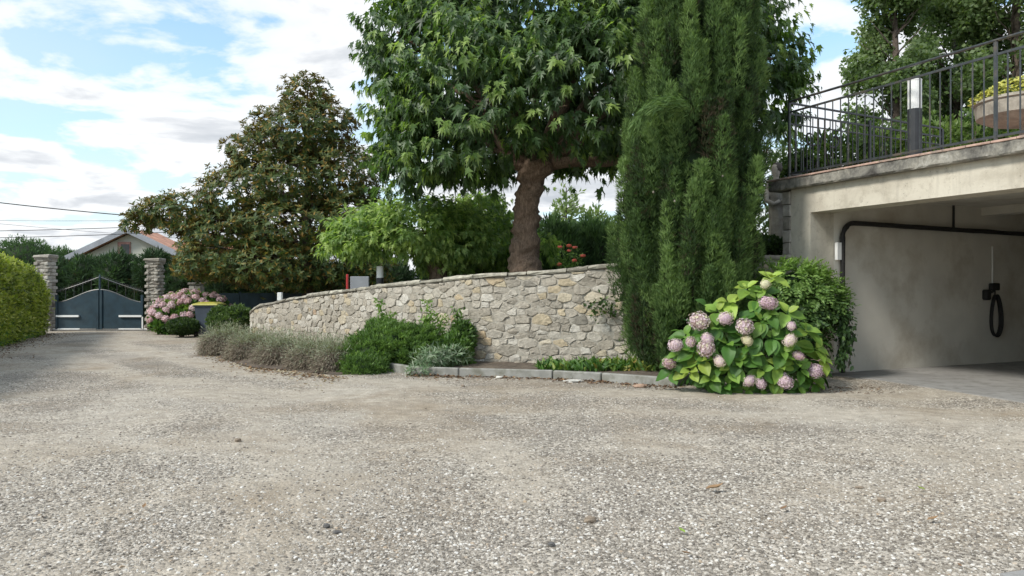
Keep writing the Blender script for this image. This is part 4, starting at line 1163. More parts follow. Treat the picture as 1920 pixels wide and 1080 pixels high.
# hanging fringe under the crown
fp = np.array([P(rng.uniform(1010, 1160), rng.uniform(318, 385), rng.uniform(13.9, 15.3)) for _ in range(34)] + [P(rng.uniform(860, 950), rng.uniform(325, 365), rng.uniform(13.9, 15.0)) for _ in range(34)])
parts += shoots(fp, np.tile([[0, 0, -1.0]], (len(fp), 1)), 7, .3, .2, TL, .5, .8, up=-.4)
pi, ni = blob_pts(pb, 1000, .35, .25, .1)
parts += shoots(pi, ni, 6, .3, .22, TL, .25, .45)  # inner fill, leaves coloured darker to suggest shade within the crown
V, Fc, A = join(parts)
V3 = V.reshape(-1, 15, 3); c3 = V3.mean(1); u3 = rng.random(len(c3))
zlim = np.interp(c3[:, 0], [-3, -2.2, -1.4, -1.0, -.5, .0, 1.2, 2.2], [3.0, 2.74, 2.86, 3.2, 3.2, 3.25, 3.45, 3.1])
ok = (c3[:, 2] > zlim) | ((u3 < .10) & (c3[:, 2] > zlim - .3))
ok &= ~((c3[:, 0] > TX - .25) & (c3[:, 0] < TX + .75) & (c3[:, 2] < 3.5) & (c3[:, 1] < TY + .3))
V = V3[ok].reshape(-1, 3); A = A.reshape(-1, 15)[ok].ravel()
# nearest leaves become single parts
nl = len(V) // 15; ctr = V.reshape(nl, 15, 3).mean(1)
pxx = 960 + F * ctr[:, 0] / ctr[:, 1]; pyy = 540 - F * (ctr[:, 2] - CH) / ctr[:, 1]
inv = (pxx > 670) & (pxx < 1190) & (pyy > 5) & (pyy < 400)
sc = np.where(inv, ctr[:, 1], 99); pick = np.argsort(sc)[:2500]; pick = rng.choice(pick, 290, replace=False)
mask = np.ones(nl, bool); mask[pick] = False
V3 = V.reshape(nl, 15, 3); A3 = A.reshape(nl, 15)
tf = TL[1]; leafs = V3[mask].reshape(-1, 3); nk = mask.sum()
fol('crown', (leafs, (tf[None] + (np.arange(nk) * 15)[:, None, None]).reshape(-1, 3), A3[mask].ravel()), M['plane_leaf'], PT, kind='stuff')
for k in pick:
    b0 = V3[k].mean(0)
    mobj('leaf', mk_mesh('leaf', V3[k] - b0, tf, M['plane_leaf'], A3[k]), PT, Matrix.Translation(Vector(b0.tolist())))

# ---- small umbrella tree + bushy neighbour
ST = empty('umbrella_tree', (P(815, 515, 14.9)[0], 14.9, 1.3), 'small umbrella shaped tree with lobed leaves and short trunk behind the wall', 'tree')
sx0 = P(822, 515, 14.9)
b = MB(); b.tube([(sx0[0], 14.9, 1.15), (sx0[0] + .0, 14.9, 1.55), (sx0[0] - .13, 14.9, 1.85), (sx0[0] - .25, 14.95, 2.05)], [.22, .17, .19, .14], 14, rough=.05); b.build('trunk', M['bark_knobbly'], ST, smooth=True)
sb_ = [pblob(700, 440, 14.9, 62, 42, .7), pblob(790, 425, 14.6, 80, 45, .9), pblob(860, 440, 14.8, 65, 42, .8), pblob(750, 470, 15.1, 90, 28, .8), pblob(655, 465, 15, 38, 26, .5)]
limbs('boughs', np.array([sx0[0] - .2, 14.93, 2.0]), [q[0] for q in sb_], .08, M['bark_knobbly'], ST)
p, nn = blob_pts(sb_, 1300, .68, .68, .25)
p_k = (p[:, 2] > 1.93) | (p[:, 0] > -1.9); p, nn = p[p_k], nn[p_k]
fol('crown', shoots(p, nn, 9, .26, .135, TL, .55, .9, tipfrac=.5, droop=.6), M['light_lobed_leaf'], ST, kind='stuff')
BT = empty('bushy_tree', (P(900, 515, 16.2)[0], 16.2, 1.3), 'bushy light green tree between the umbrella tree and the knobbly trunk', 'tree')
sb2 = [pblob(900, 405, 16.2, 48, 34, .8), pblob(862, 435, 16.4, 50, 38, .8), pblob(920, 450, 16.0, 58, 48, .8), pblob(890, 490, 16.2, 60, 32, .8), pblob(1020, 470, 15.2, 16, 22, .3)]
c0 = np.array([P(905, 515, 16.2)[0], 16.2, 1.35]); limbs('trunk', c0, [q[0] for q in sb2], .10, M['bark'], BT)
p, nn = blob_pts(sb2, 800, .65, .65, .15)
fol('crown', shoots(p, nn, 9, .28, .145, TL, .62, .95, tipfrac=.5), M['light_lobed_leaf'], BT, kind='stuff')

# ---- magnolia
YM = 21.5
MT = empty('magnolia_tree', (P(575, 560, YM)[0], YM, .9), 'tall pyramidal magnolia with dark glossy leaves and rusty undersides', 'tree')
mb_ = [pblob(575, 190, YM, 48, 52), pblob(560, 250, YM, 95, 60), pblob(610, 240, YM, 60, 50), pblob(500, 290, YM, 75, 50), pblob(540, 340, YM, 115, 70), pblob(640, 330, YM, 80, 70), pblob(455, 370, YM, 85, 60), pblob(350, 400, YM, 72, 42), pblob(300, 400, YM, 50, 26), pblob(560, 430, YM, 130, 65), pblob(430, 445, YM, 95, 55), pblob(660, 420, YM, 75, 70), pblob(520, 500, YM - .5, 110, 48), pblob(410, 490, YM - .7, 80, 40), pblob(620, 500, YM, 80, 45), pblob(260, 418, YM, 28, 20), pblob(680, 500, YM, 55, 40)]
mt = np.array([P(578, 560, YM)[0], YM, .7]); top = P(576, 160, YM)
b = MB(); b.tube([mt, mt + (0.02, 0, 1.2), mt + (-.05, 0, 2.6), mt + (.03, 0, 4), top], [.19, .15, .12, .08, .02], 10, rough=.04); b.build('trunk', M['bark'], MT, smooth=True)
b = MB()
for k, q in enumerate(mb_):
    z0_ = min(max(q[0][2] - rng.uniform(.5, 1.2), 1.5), 5.2)
    for _ in range(3):
        e_ = q[0] + unit(1)[0] * q[1] * .85
        b.tube(branch_path((mt[0], YM, z0_), e_, .04, 8), np.linspace(.06, .012, 8), 5)
b.build('boughs', M['bark'], MT, smooth=True)
def rosettes(p, nn, per, size, tmpl, vb, vs_, up=.5):
    n_ = len(p); ax = nrm(nn + np.array([0, 0, up]) + unit(n_) * .5); parts = []
    a0 = rng.uniform(0, 6.28, n_); X = nrm(np.cross(ax, np.array([.3, .5, .1]) + unit(n_) * .1)); Yv = np.cross(ax, X)
    for k in range(per):
        a = a0 + k * 2.4; el = rng.uniform(.1, .9, n_)
        side = X * np.cos(a)[:, None] + Yv * np.sin(a)[:, None]
        dr = nrm(side + ax * el[:, None]); nm = nrm(ax - side * el[:, None] * .5 + unit(n_) * .2)
        parts.append(scatter(p + ax * (.02 * k) * size * 2, dr, nm, size * rng.uniform(.7, 1.25, n_), tmpl, np.clip(vb + rng.normal(0, vs_, n_), 0, 1)))
    return parts
p, nn = blob_pts(mb_, 8400, .62, .62, .24, 2.4)
# open some gaps so the sky shows
gp = lump(p, 1.55, 8) > -.60
p, nn = p[gp], nn[gp]
fol('crown', rosettes(p, nn, 8, .145, tmpl_simple(.40, .06), .55, .27), M['magnolia_leaf'], MT, kind='stuff')

# ---- cypress
CX, CY = 2.55, 11.12
CT_ = empty('italian_cypress', (CX, CY, 0), 'tall dense columnar cypress in front of the wall end', 'tree')
b = MB(); b.tube([(CX, CY, -.03), (CX, CY, .5), (CX + .1, CY, 4), (CX + .2, CY, 8.6)], [.16, .14, .10, .03], 10); b.build('trunk', M['bark'], CT_)
zk = [0.1, .35, .8, 1.5, 2.3, 3.1, 3.5, 4.2, 5.3, 6.5, 7.8, 8.8]
lk = [-.72, -.88, -1.06, -1.09, -1.08, -1.0, -.88, -.76, -.68, -.48, -.30, -.05]   # left reach
rk = [.66, .80, .94, 1.0, 1.04, 1.05, 1.0, .98, .92, .80, .55, .22]
pcore = []
def cyp_r(z, a):
    l_ = -np.interp(z, zk, lk); r_ = np.interp(z, zk, rk)
    w_ = .5 + .5 * np.cos(a)
    return l_ * (1 - w_) + r_ * w_
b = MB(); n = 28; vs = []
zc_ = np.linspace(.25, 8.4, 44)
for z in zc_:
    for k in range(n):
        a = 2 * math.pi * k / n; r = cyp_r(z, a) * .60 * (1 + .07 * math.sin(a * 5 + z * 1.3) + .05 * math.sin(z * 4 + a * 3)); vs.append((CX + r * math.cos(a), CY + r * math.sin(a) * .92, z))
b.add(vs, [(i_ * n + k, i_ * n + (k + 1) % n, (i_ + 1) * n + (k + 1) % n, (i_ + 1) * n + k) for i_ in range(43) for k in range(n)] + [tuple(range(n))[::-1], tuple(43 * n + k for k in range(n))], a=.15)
b.build('shade_core', M['cypress_leaf'], CT_, smooth=True)  # solid core coloured dark to stand in for shade between the plumes
parts = []
def plume(base, tip_h, rad, lean, vb, nt_=190, drx=None):
    """upright flame of feathery sprays"""
    t = rng.random(nt_) ** .8
    a = rng.uniform(0, 2 * math.pi, nt_)
    r = rad * np.sin(np.clip(t, .02, 1) ** .7 * math.pi * .93) ** .8 * rng.uniform(.75, 1.1, nt_)
    cen = base + np.outer(t * tip_h, [0, 0, 1.0]) + np.outer(t ** 1.5 * tip_h * .22, lean)
    out = np.stack([np.cos(a), np.sin(a), 0 * a], 1)
    pos = cen + out * r[:, None]
    vs_ = np.clip(vb + rng.normal(0, .14, nt_) + .12 * t, 0, 1)
    res = []
    for k in range(6):
        dr = nrm(out * .55 + np.array([0, 0, .85]) + lean * .2 + unit(nt_) * .6)
        res.append(scatter(pos + unit(nt_) * .025, dr, nrm(out + unit(nt_) * .4), rng.uniform(.04, .085, nt_), TB, vs_, 1.3 + 0 * vs_))
    return res
TB = (np.array([[0, 0, 0], [-.065, .4, 0], [.065, .4, .02], [0, 1, 0]]), np.array([[0, 2, 1], [1, 2, 3]]))
for k in range(520):
    z = rng.uniform(.0, 8.2) if k > 110 else rng.uniform(0, 1.8); a = rng.uniform(0, 2 * math.pi)
    if math.sin(a) > .45 and rng.random() < .6: a = -a
    h = rng.uniform(.35, 1.15); rr = cyp_r(z + h * .4, a) * rng.uniform(.62, .95)
    base = np.array([CX + rr * math.cos(a), CY + rr * math.sin(a) * .92, z + .03]); lean = np.array([math.cos(a), math.sin(a), 0]) * rng.uniform(.1, .6)
    parts += plume(base, h, rng.uniform(.07, .15), lean, rng.choice([.0, .2, .42, .58, .74, .95], p=[.04, .16, .2, .2, .2, .2]), int(95 + 230 * h))
# the arching spray on the left
ap = [P(1292, 205, 10.25), P(1262, 190, 10.15), P(1230, 195, 10.1), P(1205, 215, 10.1), P(1188, 242, 10.1)]
for i_ in range(len(ap) - 1):
    for q in range(26):
        t = rng.random(); c = ap[i_] * (1 - t) + ap[i_ + 1] * t; dr_ = nrm((ap[i_ + 1] - ap[i_])[None])
        nn_ = 8; pp_ = np.tile(c, (nn_, 1)) + rng.normal(0, .045, (nn_, 3))
        parts.append(scatter(pp_, dr_ + unit(nn_) * .5 + np.array([0, 0, -.25]), unit(nn_), rng.uniform(.08, .16, nn_), TB, np.clip(rng.normal(.75, .12, nn_), 0, 1)))
fol('foliage', parts, M['cypress_leaf'], CT_, kind='stuff')
b = MB()
for q in ((1265, 377), (1342, 404), (1330, 446), (1322, 436), (1225, 360), (1290, 475), (1355, 330), (1302, 395)):
    c = P(q[0], q[1], 10.2); b.lathe(c, [(.002, -.02), (.013, -.01), (.014, .004), (.008, .014), (.001, .016)], 7)
b.build('cones', M['stone_cone'], CT_, kind='stuff')

# ---- generic tufted evergreen masses
def tufts(blobs, n, size, mat_v, shell=.8, cut=.75, lumps=.2, blades=5, up=.5, tm=None, lscale=3):
    p_, n_ = blob_pts(blobs, n, shell, cut, lumps, lscale); parts = []
    vb = np.clip(mat_v + lump(p_, 2.2, 2) * .2 + lump(p_, 7.0, 5) * .14 + rng.normal(0, .16, len(p_)), 0, 1)
    for k in range(blades):
        dr = nrm(n_ * .8 + np.array([0, 0, up]) + unit(len(p_)) * .7)
        parts.append(scatter(p_ + unit(len(p_)) * size * .35, dr, nrm(n_ + unit(len(p_)) * .6), size * rng.uniform(.6, 1.3, len(p_)), tm or TB, vb))
    return parts
def solid(blobs, k=.86, v=.1):
    parts = []; nu, nv = 14, 9
    for c, r in blobs:
        vs = []
        for j in range(nv):
            ph = math.pi * j / (nv - 1)
            for i_ in range(nu):
                a = 2 * math.pi * i_ / nu; vs.append(c + r * k * np.array([math.sin(ph) * math.cos(a), math.sin(ph) * math.sin(a), math.cos(ph)]))
        f = []
        for j in range(nv - 1):
            for i_ in range(nu):
                a, b_ = j * nu + i_, j * nu + (i_ + 1) % nu; f += [[a, a + nu, b_ + nu], [a, b_ + nu, b_]]
        parts.append((np.array(vs), np.array(f), np.full(len(vs), v)))
    return parts
# conifer hedge behind gate and magnolia: separate bushes
TW = tmpl_blade(.22)
YC = 26.0
HB = [(110, 500, 46, 'left end, behind the left brick gate pillar'), (165, 494, 50, 'left of the gate centre, under the eaves of the gabled house'), (222, 486, 46, 'lighter pointed top under the gable window'), (283, 484, 46, 'rising behind the right brick gate pillar'), (350, 492, 60, 'behind the short stone pillar'), (430, 492, 65, 'behind the sheet fence'), (510, 495, 65, 'under the left half of the magnolia'), (590, 500, 60, 'behind the magnolia trunk'), (665, 500, 60, 'between the magnolia and the umbrella tree'), (740, 500, 60, 'behind the umbrella tree'), (820, 498, 60, 'in the shade between the umbrella tree and the bushy tree'), (900, 496, 60, 'in the shade behind the bushy tree')]
for k, (px, py, rw, lb) in enumerate(HB):
    zt_ = CH + (540 - py) / F * YC + .1; x_ = (px - 960) / F * YC; r_ = rw / F * YC * .72
    bl = [(np.array([x_, YC, zt_ * .40]), np.array([r_, .9, zt_ * .48])), (np.array([x_ + rng.uniform(-.2, .2), YC - .1, zt_ * .68]), np.array([r_ * .9, .85, zt_ * .36]))]
    o = empty('conifer_bush', (x_, YC, 0), 'dark conifer hedge bush, ' + lb, 'conifer', 'conifer hedge behind the gate')
    fol('foliage', solid(bl, .8) + tufts(bl, 2300, .17, .45 if k != 2 else .6, tm=TW, shell=.82, lumps=.24), M['conifer_leaf'], o, kind='stuff')
    b = MB(); b.tube([(x_, YC, -.05), (x_, YC, zt_ * .6)], .09, 7); b.build('trunk', M['bark'], o)
# conifer right of knobbly trunk
for k, (px, py, rw, Yc, lb) in enumerate([(1050, 425, 55, 17.5, 'feathery green conifer right of the knobbly trunk'), (1120, 425, 60, 18.0, 'feathery green conifer touching the left side of the tall cypress'), (985, 445, 60, 19, 'dark conifer hidden behind the knobbly trunk')]):
    zt_ = CH + (540 - py) / F * Yc; x_ = (px - 960) / F * Yc; r_ = rw / F * Yc
    bl = [(np.array([x_, Yc, 1.55]), np.array([r_, .8, zt_ - 1.5])), (np.array([x_ - .2, Yc + .1, 1.9]), np.array([r_ * .7, .7, zt_ - 1.75]))]
    o = empty('garden_conifer', (x_, Yc, 1.4), lb, 'conifer')
    fol('foliage', solid(bl, .8) + tufts(bl, 3200, .14, .78, tm=TW, up=.8, lumps=.2), M['conifer_leaf'], o, kind='stuff')
    b = MB(); b.tube([(x_, Yc, 1.2), (x_, Yc, 2.2)], .08, 7); b.build('trunk', M['bark'], o)
# thin distant trees between
for px, top_, Yc, lb in ((1062, 352, 26, 'thin grey distant tree seen through the gap under the big tree'), (1118, 392, 27, 'small pointed distant tree top beside the cypress')):
    x_ = (px - 960) / F * Yc; zt_ = CH + (540 - top_) / F * Yc
    o = empty('distant_tree', (x_, Yc, 1.0), lb, 'tree')
    b = MB(); b.tube([(x_, Yc, .9), (x_, Yc, zt_)], [.07, .015], 6)
    for _ in range(26):
        z = rng.uniform(2.2, zt_); a = rng.uniform(0, 6.28); l = (zt_ - z) * .35 + .25; b.tube([(x_, Yc, z), (x_ + l * math.cos(a), Yc + l * math.sin(a), z + .2)], [.02, .006], 4)
    b.build('trunk', M['bark'], o)
    bl = [(np.array([x_, Yc, (zt_ + 2.6) / 2]), np.array([.55, .55, (zt_ - 2.4) / 2]))]
    fol('crown', tufts(bl, 240, .16, .8, shell=.2, cut=0, lumps=.3, tm=tmpl_simple(.5)), M['poplar_leaf'], o, kind='stuff')
# trees behind cypress right side / statue
o = empty('olive_tree', (P(1440, 450, 16)[0], 16, 1.5), 'grey green loose tree behind the statue', 'tree')
bl = [pblob(1440, 330, 16.2, 42, 85, .6), pblob(1425, 430, 16, 45, 50, .6), pblob(1470, 300, 16.4, 30, 50, .5)]
limbs('trunk', np.array([P(1440, 450, 16)[0], 16, 1.5]), [q[0] for q in bl], .08, M['bark'], o, 7)
fol('crown', tufts(bl, 900, .10, .75, shell=.25, cut=.1, tm=tmpl_simple(.35)), M['poplar_leaf'], o, kind='stuff')
o = empty('dark_bush', (P(1440, 465, 12.3)[0], 12.3, 1.6), 'dark low bush at the foot of the statue', 'shrub')
bl = [(P(1436, 462, 12.2), np.array([.30, .25, .16]))]
fol('foliage', solid(bl, .8, 0) + tufts(bl, 500, .05, .3, tm=tmpl_simple(.5)), M['shrub_leaf'], o, kind='stuff')

# ---- poplars at upper right
def poplar(px, Yc, w, ztop, label, seed, n=2600):
    x_ = (px - 960) / F * Yc; o = empty('poplar_tree', (x_, Yc, 1.4), label, 'tree', 'poplars behind the terrace')
    b = MB(); b.tube([(x_, Yc, 1.3), (x_ + .1, Yc, ztop * .6), (x_, Yc, ztop)], [.22, .12, .03], 8)
    for _ in range(46):
        z = rng.uniform(2.6, ztop - 1.6); a = rng.uniform(0, 6.28); l = w * rng.uniform(.4, .75)
        b.tube(branch_path((x_, Yc, z), (x_ + l * math.cos(a), Yc + l * math.sin(a), z + l * .9), .0, 5), np.linspace(.03, .006, 5), 5)
    b.build('trunk', M['bark'], o, smooth=True)
    bl = []
    for _ in range(64):
        z = rng.uniform(2.0, ztop - .4); a = rng.uniform(0, 6.28); f_ = .75 if z > ztop - 2 else 1; l = w * rng.uniform(.35, .9) * f_
        bl.append((np.array([x_ + l * math.cos(a), Yc + l * math.sin(a), z]), np.array([.5, .5, .62]) * rng.uniform(.7, 1.25) * w / 1.6))
    p_, n_ = blob_pts(bl, n, .45, .35, .3)
    parts = []
    vb = np.clip(.5 + lump(p_, 1.5, seed) * .25 + rng.normal(0, .12, len(p_)), 0, 1)
    for k in range(10):
        parts.append(scatter(p_ + unit(len(p_)) * .16, unit(len(p_)) + np.array([0, 0, -.3]), unit(len(p_)) + n_, rng.uniform(.09, .16, len(p_)), tmpl_simple(.75, .04), vb))
    fol('crown', parts, M['poplar_leaf'], o, kind='stuff')
poplar(1675, 21, 1.15, 10.2, 'poplar nearest the gap of sky above the railing', 3, 3600)
poplar(1790, 22.5, 1.5, 11.5, 'tall poplar behind the terrace lamp', 4, 3800)
poplar(1900, 21, 1.6, 12, 'large poplar behind the stone planter', 5, 4000)
poplar(2040, 22, 1.9, 12, 'poplar at the right edge of the photo', 6, 2400)
# shrubs behind the railing
for k, (px, py, rx__, ry__, Yc, lb, v_) in enumerate([(1545, 300, 50, 50, 15.5, 'grey green leafy shrub behind the corner of the railing', .85), (1640, 275, 60, 45, 15.5, 'light green leafy shrub left of the terrace lamp', .75), (1745, 265, 60, 38, 15.2, 'light green leafy shrub right of the terrace lamp', .95), (1850, 255, 70, 50, 15.5, 'green leafy shrub below the stone planter', .7), (1500, 330, 40, 40, 15.8, 'sparse leafy shrub between the statue and the railing', .5)]):
    c, r = pblob(px, py, Yc, rx__, ry__, .7); low_ = (c - np.array([0, 0, .9]), np.array([r[0], .7, 1.0]))
    o = empty('terrace_shrub', (c[0], Yc, 1.6), lb, 'shrub')
    b = MB()
    for _ in range(16): b.tube(branch_path((c[0], Yc, 1.6), c + unit(1)[0] * r * .9, .03, 5), np.linspace(.03, .006, 5), 5)
    b.build('stems', M['bark'], o)
    fol('foliage', tufts([(c, r), low_], 900, .12, v_, shell=.35, cut=.2, lumps=.3, tm=tmpl_simple(.55), up=.2), M['shrub_leaf'], o, kind='stuff')

# far round tree at left, more distant greenery
for (px, py, rw, Yc, lb) in ((45, 500, 60, 44, 'round pine crown beyond the clipped hedge'), (115, 512, 45, 46, 'lower distant pine left of the gabled house')):
    c, r = pblob(px, py, Yc, rw, 52 if px < 60 else 45, 1.6)
    o = empty('distant_pine', (c[0], Yc, 0), lb, 'tree')
    fol('crown', solid([(c, r)], .85) + tufts([(c, r), (c + np.array([r[0] * .5, 0, -.3]), r * .7)], 2600, .2, .85, tm=TW, lumps=.18), M['conifer_leaf'], o, kind='stuff')
    b = MB(); b.tube([(c[0], Yc, 0), (c[0], Yc, c[2])], .15, 7); b.build('trunk', M['bark'], o)

# ---- clipped hedge at the left
h0 = np.array([-12.75, 21.3]); h1 = np.array([-7.2, 7.4]); hd = h1 - h0; hl = np.linalg.norm(hd); hd /= hl; hn = np.array([-hd[1], hd[0]])
if hn[0] < 0: hn = -hn
HE = empty('clipped_hedge', (h0[0], h0[1], 0), 'long clipped yellow green hedge along the left edge of the driveway', 'hedge')
def hz_(t): return np.interp(t, [0, .35, 1.1, 5.5, 16], [1.25, 1.55, 1.72, 2.02, 2.05])
def hedge_pt(t, a):
    """a: 0 ground front .. 1 top middle; returns point and normal"""
    H = hz_(t)
    # superellipse profile
    ang = a * math.pi / 2; ca, sa = np.cos(ang), np.sin(ang)
    w_ = .85 * ca ** .38; z = H * sa ** .62
    endf = np.clip(t / .5, 0, 1) ** .5
    w_ = w_ * (.5 + .5 * endf)
    base = h0 + np.outer(t, hd) - hn * .85
    p_ = np.stack([base[:, 0] + hn[0] * w_, base[:, 1] + hn[1] * w_, z], 1)
    n_ = nrm(np.stack([hn[0] * ca, hn[1] * ca, sa], 1)); return p_, n_
n = 20000
t = rng.uniform(0, 1, n) ** 1.15 * (hl - 0) ; a = rng.uniform(0, 1.0, n) ** 1.0
p_, n_ = hedge_pt(t, a); p_ = p_ + n_ * (lump(p_, 3.2, 3) * .08 + rng.uniform(-.12, .05, n) + (rng.random(n) < .06) * rng.uniform(.03, .14, n))[:, None]
vb = np.clip(.60 + rng.normal(0, .26, n) + lump(p_, 2.0, 7) * .22 + (rng.random(n) < .06) * -.4, 0, 1)
parts = []
for k in range(4):
    parts.append(scatter(p_ + unit(n) * .05, nrm(n_ * .5 + unit(n) + np.array([0, 0, .35])), nrm(n_ + unit(n) * .7), rng.uniform(.05, .12, n), tmpl_simple(.5, .05), np.clip(vb + rng.normal(0, .13, n), 0, 1)))
# end cap of the hedge
fol('foliage', parts, M['hedge_leaf'], HE, kind='stuff')
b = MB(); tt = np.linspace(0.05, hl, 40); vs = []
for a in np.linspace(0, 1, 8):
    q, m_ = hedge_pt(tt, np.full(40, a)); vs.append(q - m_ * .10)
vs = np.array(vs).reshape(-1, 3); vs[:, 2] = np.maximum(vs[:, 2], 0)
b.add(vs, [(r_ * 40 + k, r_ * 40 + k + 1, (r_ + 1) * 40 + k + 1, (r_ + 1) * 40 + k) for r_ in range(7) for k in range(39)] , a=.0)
b.build('inner_core_sheet', M['shrub_leaf'], HE)  # single dark green sheet just beneath the hedge leaves

# ---- shrubs by the gate
def shrub(name, blobs, n, size, vb, mat, label, cat='shrub', tm=None, up=.4, sol=.85, shell=.8, lumps=.15, cut=.75, blades=5, group=None):
    c = blobs[0][0]; o = empty(name, (c[0], c[1], 0), label, cat, group)
    b = MB(); 
    for _ in range(7): b.tube(branch_path((c[0] + rng.normal(0, .04), c[1] + rng.normal(0, .04), 0), c + unit(1)[0] * blobs[0][1] * .6, .02, 5), np.linspace(.02, .006, 5), 5)
    b.build('stems', M['bark'], o)
    fol('foliage', (solid(blobs, sol, 0.0) if sol else []) + tufts(blobs, n, size, vb, shell, cut, lumps, blades, up, tm or tmpl_simple(.5)), M[mat], o, kind='stuff'); return o
TS = tmpl_simple(.5)
shrub('box_bush', [pblob(343, 612, 19.6, 29, 15, .35)], 1500, .045, .35, 'shrub_leaf', 'small clipped dark green box bush in front of the pink hydrangea', sol=.93, lumps=.05, shell=.93)
shrub('round_shrub', [pblob(415, 600, 19.0, 20, 24, .4), pblob(445, 598, 18.9, 27, 24, .4), pblob(425, 606, 18.8, 34, 18, .4)], 2300, .06, .6, 'shrub_leaf', 'loose green shrub between the grey bin and the end of the wall', lumps=.25)
# far hydrangea
o = empty('pink_hydrangea', (P(355, 620, 21.2)[0], 21.2, 0), 'pink mophead hydrangea in full bloom beside the right gate pillar', 'hydrangea')
hb = [pblob(355, 592, 21.3, 66, 42, .8), pblob(330, 600, 21.0, 44, 30, .6), pblob(390, 590, 21.4, 42, 36, .6)]
fol('foliage', solid(hb, .85, 0) + tufts(hb, 1500, .10, .5, shell=.85, cut=.8, lumps=.1, tm=tmpl_oval(.6)), M['hydrangea_leaf'], o, kind='stuff')
def bloom_mesh(name, nf, mat, vlo, vhi, ell=(1, 1, .8), petal=.34):
    """mophead of four-petalled florets, radius 1"""
    g = (1 + 5 ** .5) / 2; parts = []; i_ = np.arange(nf)
    z = 1 - 1.55 * (i_ + .5) / nf; a = 2 * math.pi * i_ / g; r = np.sqrt(np.clip(1 - z * z, 0, 1))
    u_ = np.stack([r * np.cos(a), r * np.sin(a), z], 1); p_ = u_ * np.array(ell) * (rng.uniform(.86, 1.08, (nf, 1)) + lump(u_, 2.6, nf + vlo * 50)[:, None] * .16); X = nrm(np.cross(u_, unit(nf))); Yv = np.cross(u_, X)
    vv = rng.uniform(vlo, vhi, nf)
    for k in range(4):
        q = k * math.pi / 2; dr = X * math.cos(q) + Yv * math.sin(q)
        parts.append(scatter(p_ - u_ * .03, nrm(dr + u_ * rng.uniform(.1, .5, (nf, 1))), u_ + unit(nf) * .2, np.full(nf, petal) * rng.uniform(.8, 1.15, nf), (np.array([[0, 0, 0], [-.36, .55, .05], [.36, .55, .05], [0, 1, -.05]]), np.array([[0, 2, 1], [1, 2, 3]])), np.clip(vv + rng.normal(0, .08, nf), 0, 1)))
    parts += solid([(np.zeros(3), np.array(ell) * .80)], 1, max(0, vlo - .15) if vhi < .8 else vlo)
    V_, F_, A_2 = join(parts); return mk_mesh(name, V_, F_, mat, A_2)
fb = [bloom_mesh('flower_head', 30, M['petal_pink'], .2 + .2 * k, .6 + .2 * k, petal=.5) for k in range(3)]
p_, n_ = blob_pts(hb, 700, .98, .95, .03)
got = []
for q, m_ in zip(p_, n_):
    if m_[1] > .25 or q[2] < .28: continue
    if any(np.linalg.norm(q - g_) < .155 for g_ in got): continue
    got.append(q + m_ * .03)
    if len(got) >= 66: break
for q in got:
    ob = bpy.data.objects.new('flower_head', fb[rng.integers(3)]); s_ = rng.uniform(.085, .115)
    put(ob, o, Matrix.Translation(Vector(q.tolist())) @ Matrix.Rotation(rng.uniform(0, 6), 4, 'Z') @ Matrix.Rotation(R(-30), 4, 'X') @ Matrix.Diagonal((s_, s_, s_, 1)))

# ---- lavender mounds
def lavender(px, py, Yc, rw, h, label, n=5600):
    x_ = (px - 960) / F * Yc; rx_2 = rw / F * Yc
    o = empty('lavender_bush', (x_, Yc, 0), label, 'lavender', 'lavender bushes along the driveway')
    c = np.array([x_, Yc, .02])
    bl = [(c + np.array([0, 0, h * .42]), np.array([rx_2 * .86, .42, h * .50]))]
    parts = solid(bl, .92, .1)
    # arching stems, laid as short chains of blades over the mound
    u = unit(n); u[:, 2] = np.abs(u[:, 2]); u = nrm(u)
    ax0 = u * np.array([rx_2, .52, h * .55]) + np.array([0, 0, h * .40])
    nm = nrm(u / np.array([rx_2, .52, h * .55]))
    down = np.array([0, 0, -1.0]); tang = nrm(down - nm * (nm @ down)[:, None] + rng.normal(0, .22, (n, 3)))
    topness = u[:, 2]
    for k in range(4):
        pos = c + ax0 * rng.uniform(.86, 1.03, (n, 1)) + tang * (.07 * k) + rng.normal(0, .015, (n, 3))
        low__ = np.clip((pos[:, 2] - .02) / .05, 0, 1); pos[:, 2] = np.maximum(pos[:, 2], .03)
        side = topness + rng.normal(0, .12, n) < .72
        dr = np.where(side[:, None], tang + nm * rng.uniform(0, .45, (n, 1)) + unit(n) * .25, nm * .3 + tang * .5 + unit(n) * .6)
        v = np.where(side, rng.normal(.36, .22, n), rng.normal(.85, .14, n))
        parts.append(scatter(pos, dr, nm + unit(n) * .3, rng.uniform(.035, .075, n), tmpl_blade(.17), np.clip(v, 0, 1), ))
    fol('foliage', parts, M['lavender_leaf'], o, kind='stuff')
lavender(425, 640, 14.75, 40, .44, 'grey lavender mound at the left end of the row, nearest the bin')
lavender(478, 650, 13.7, 42, .40, 'second lavender mound from the left, below the wall end')
lavender(535, 660, 12.8, 46, .39, 'broad brown lavender mound in the middle of the row')
lavender(592, 665, 12.2, 40, .37, 'brown lavender mound fourth in the row')
lavender(632, 668, 11.85, 28, .37, 'smallest lavender mound, touching the bright green bush')

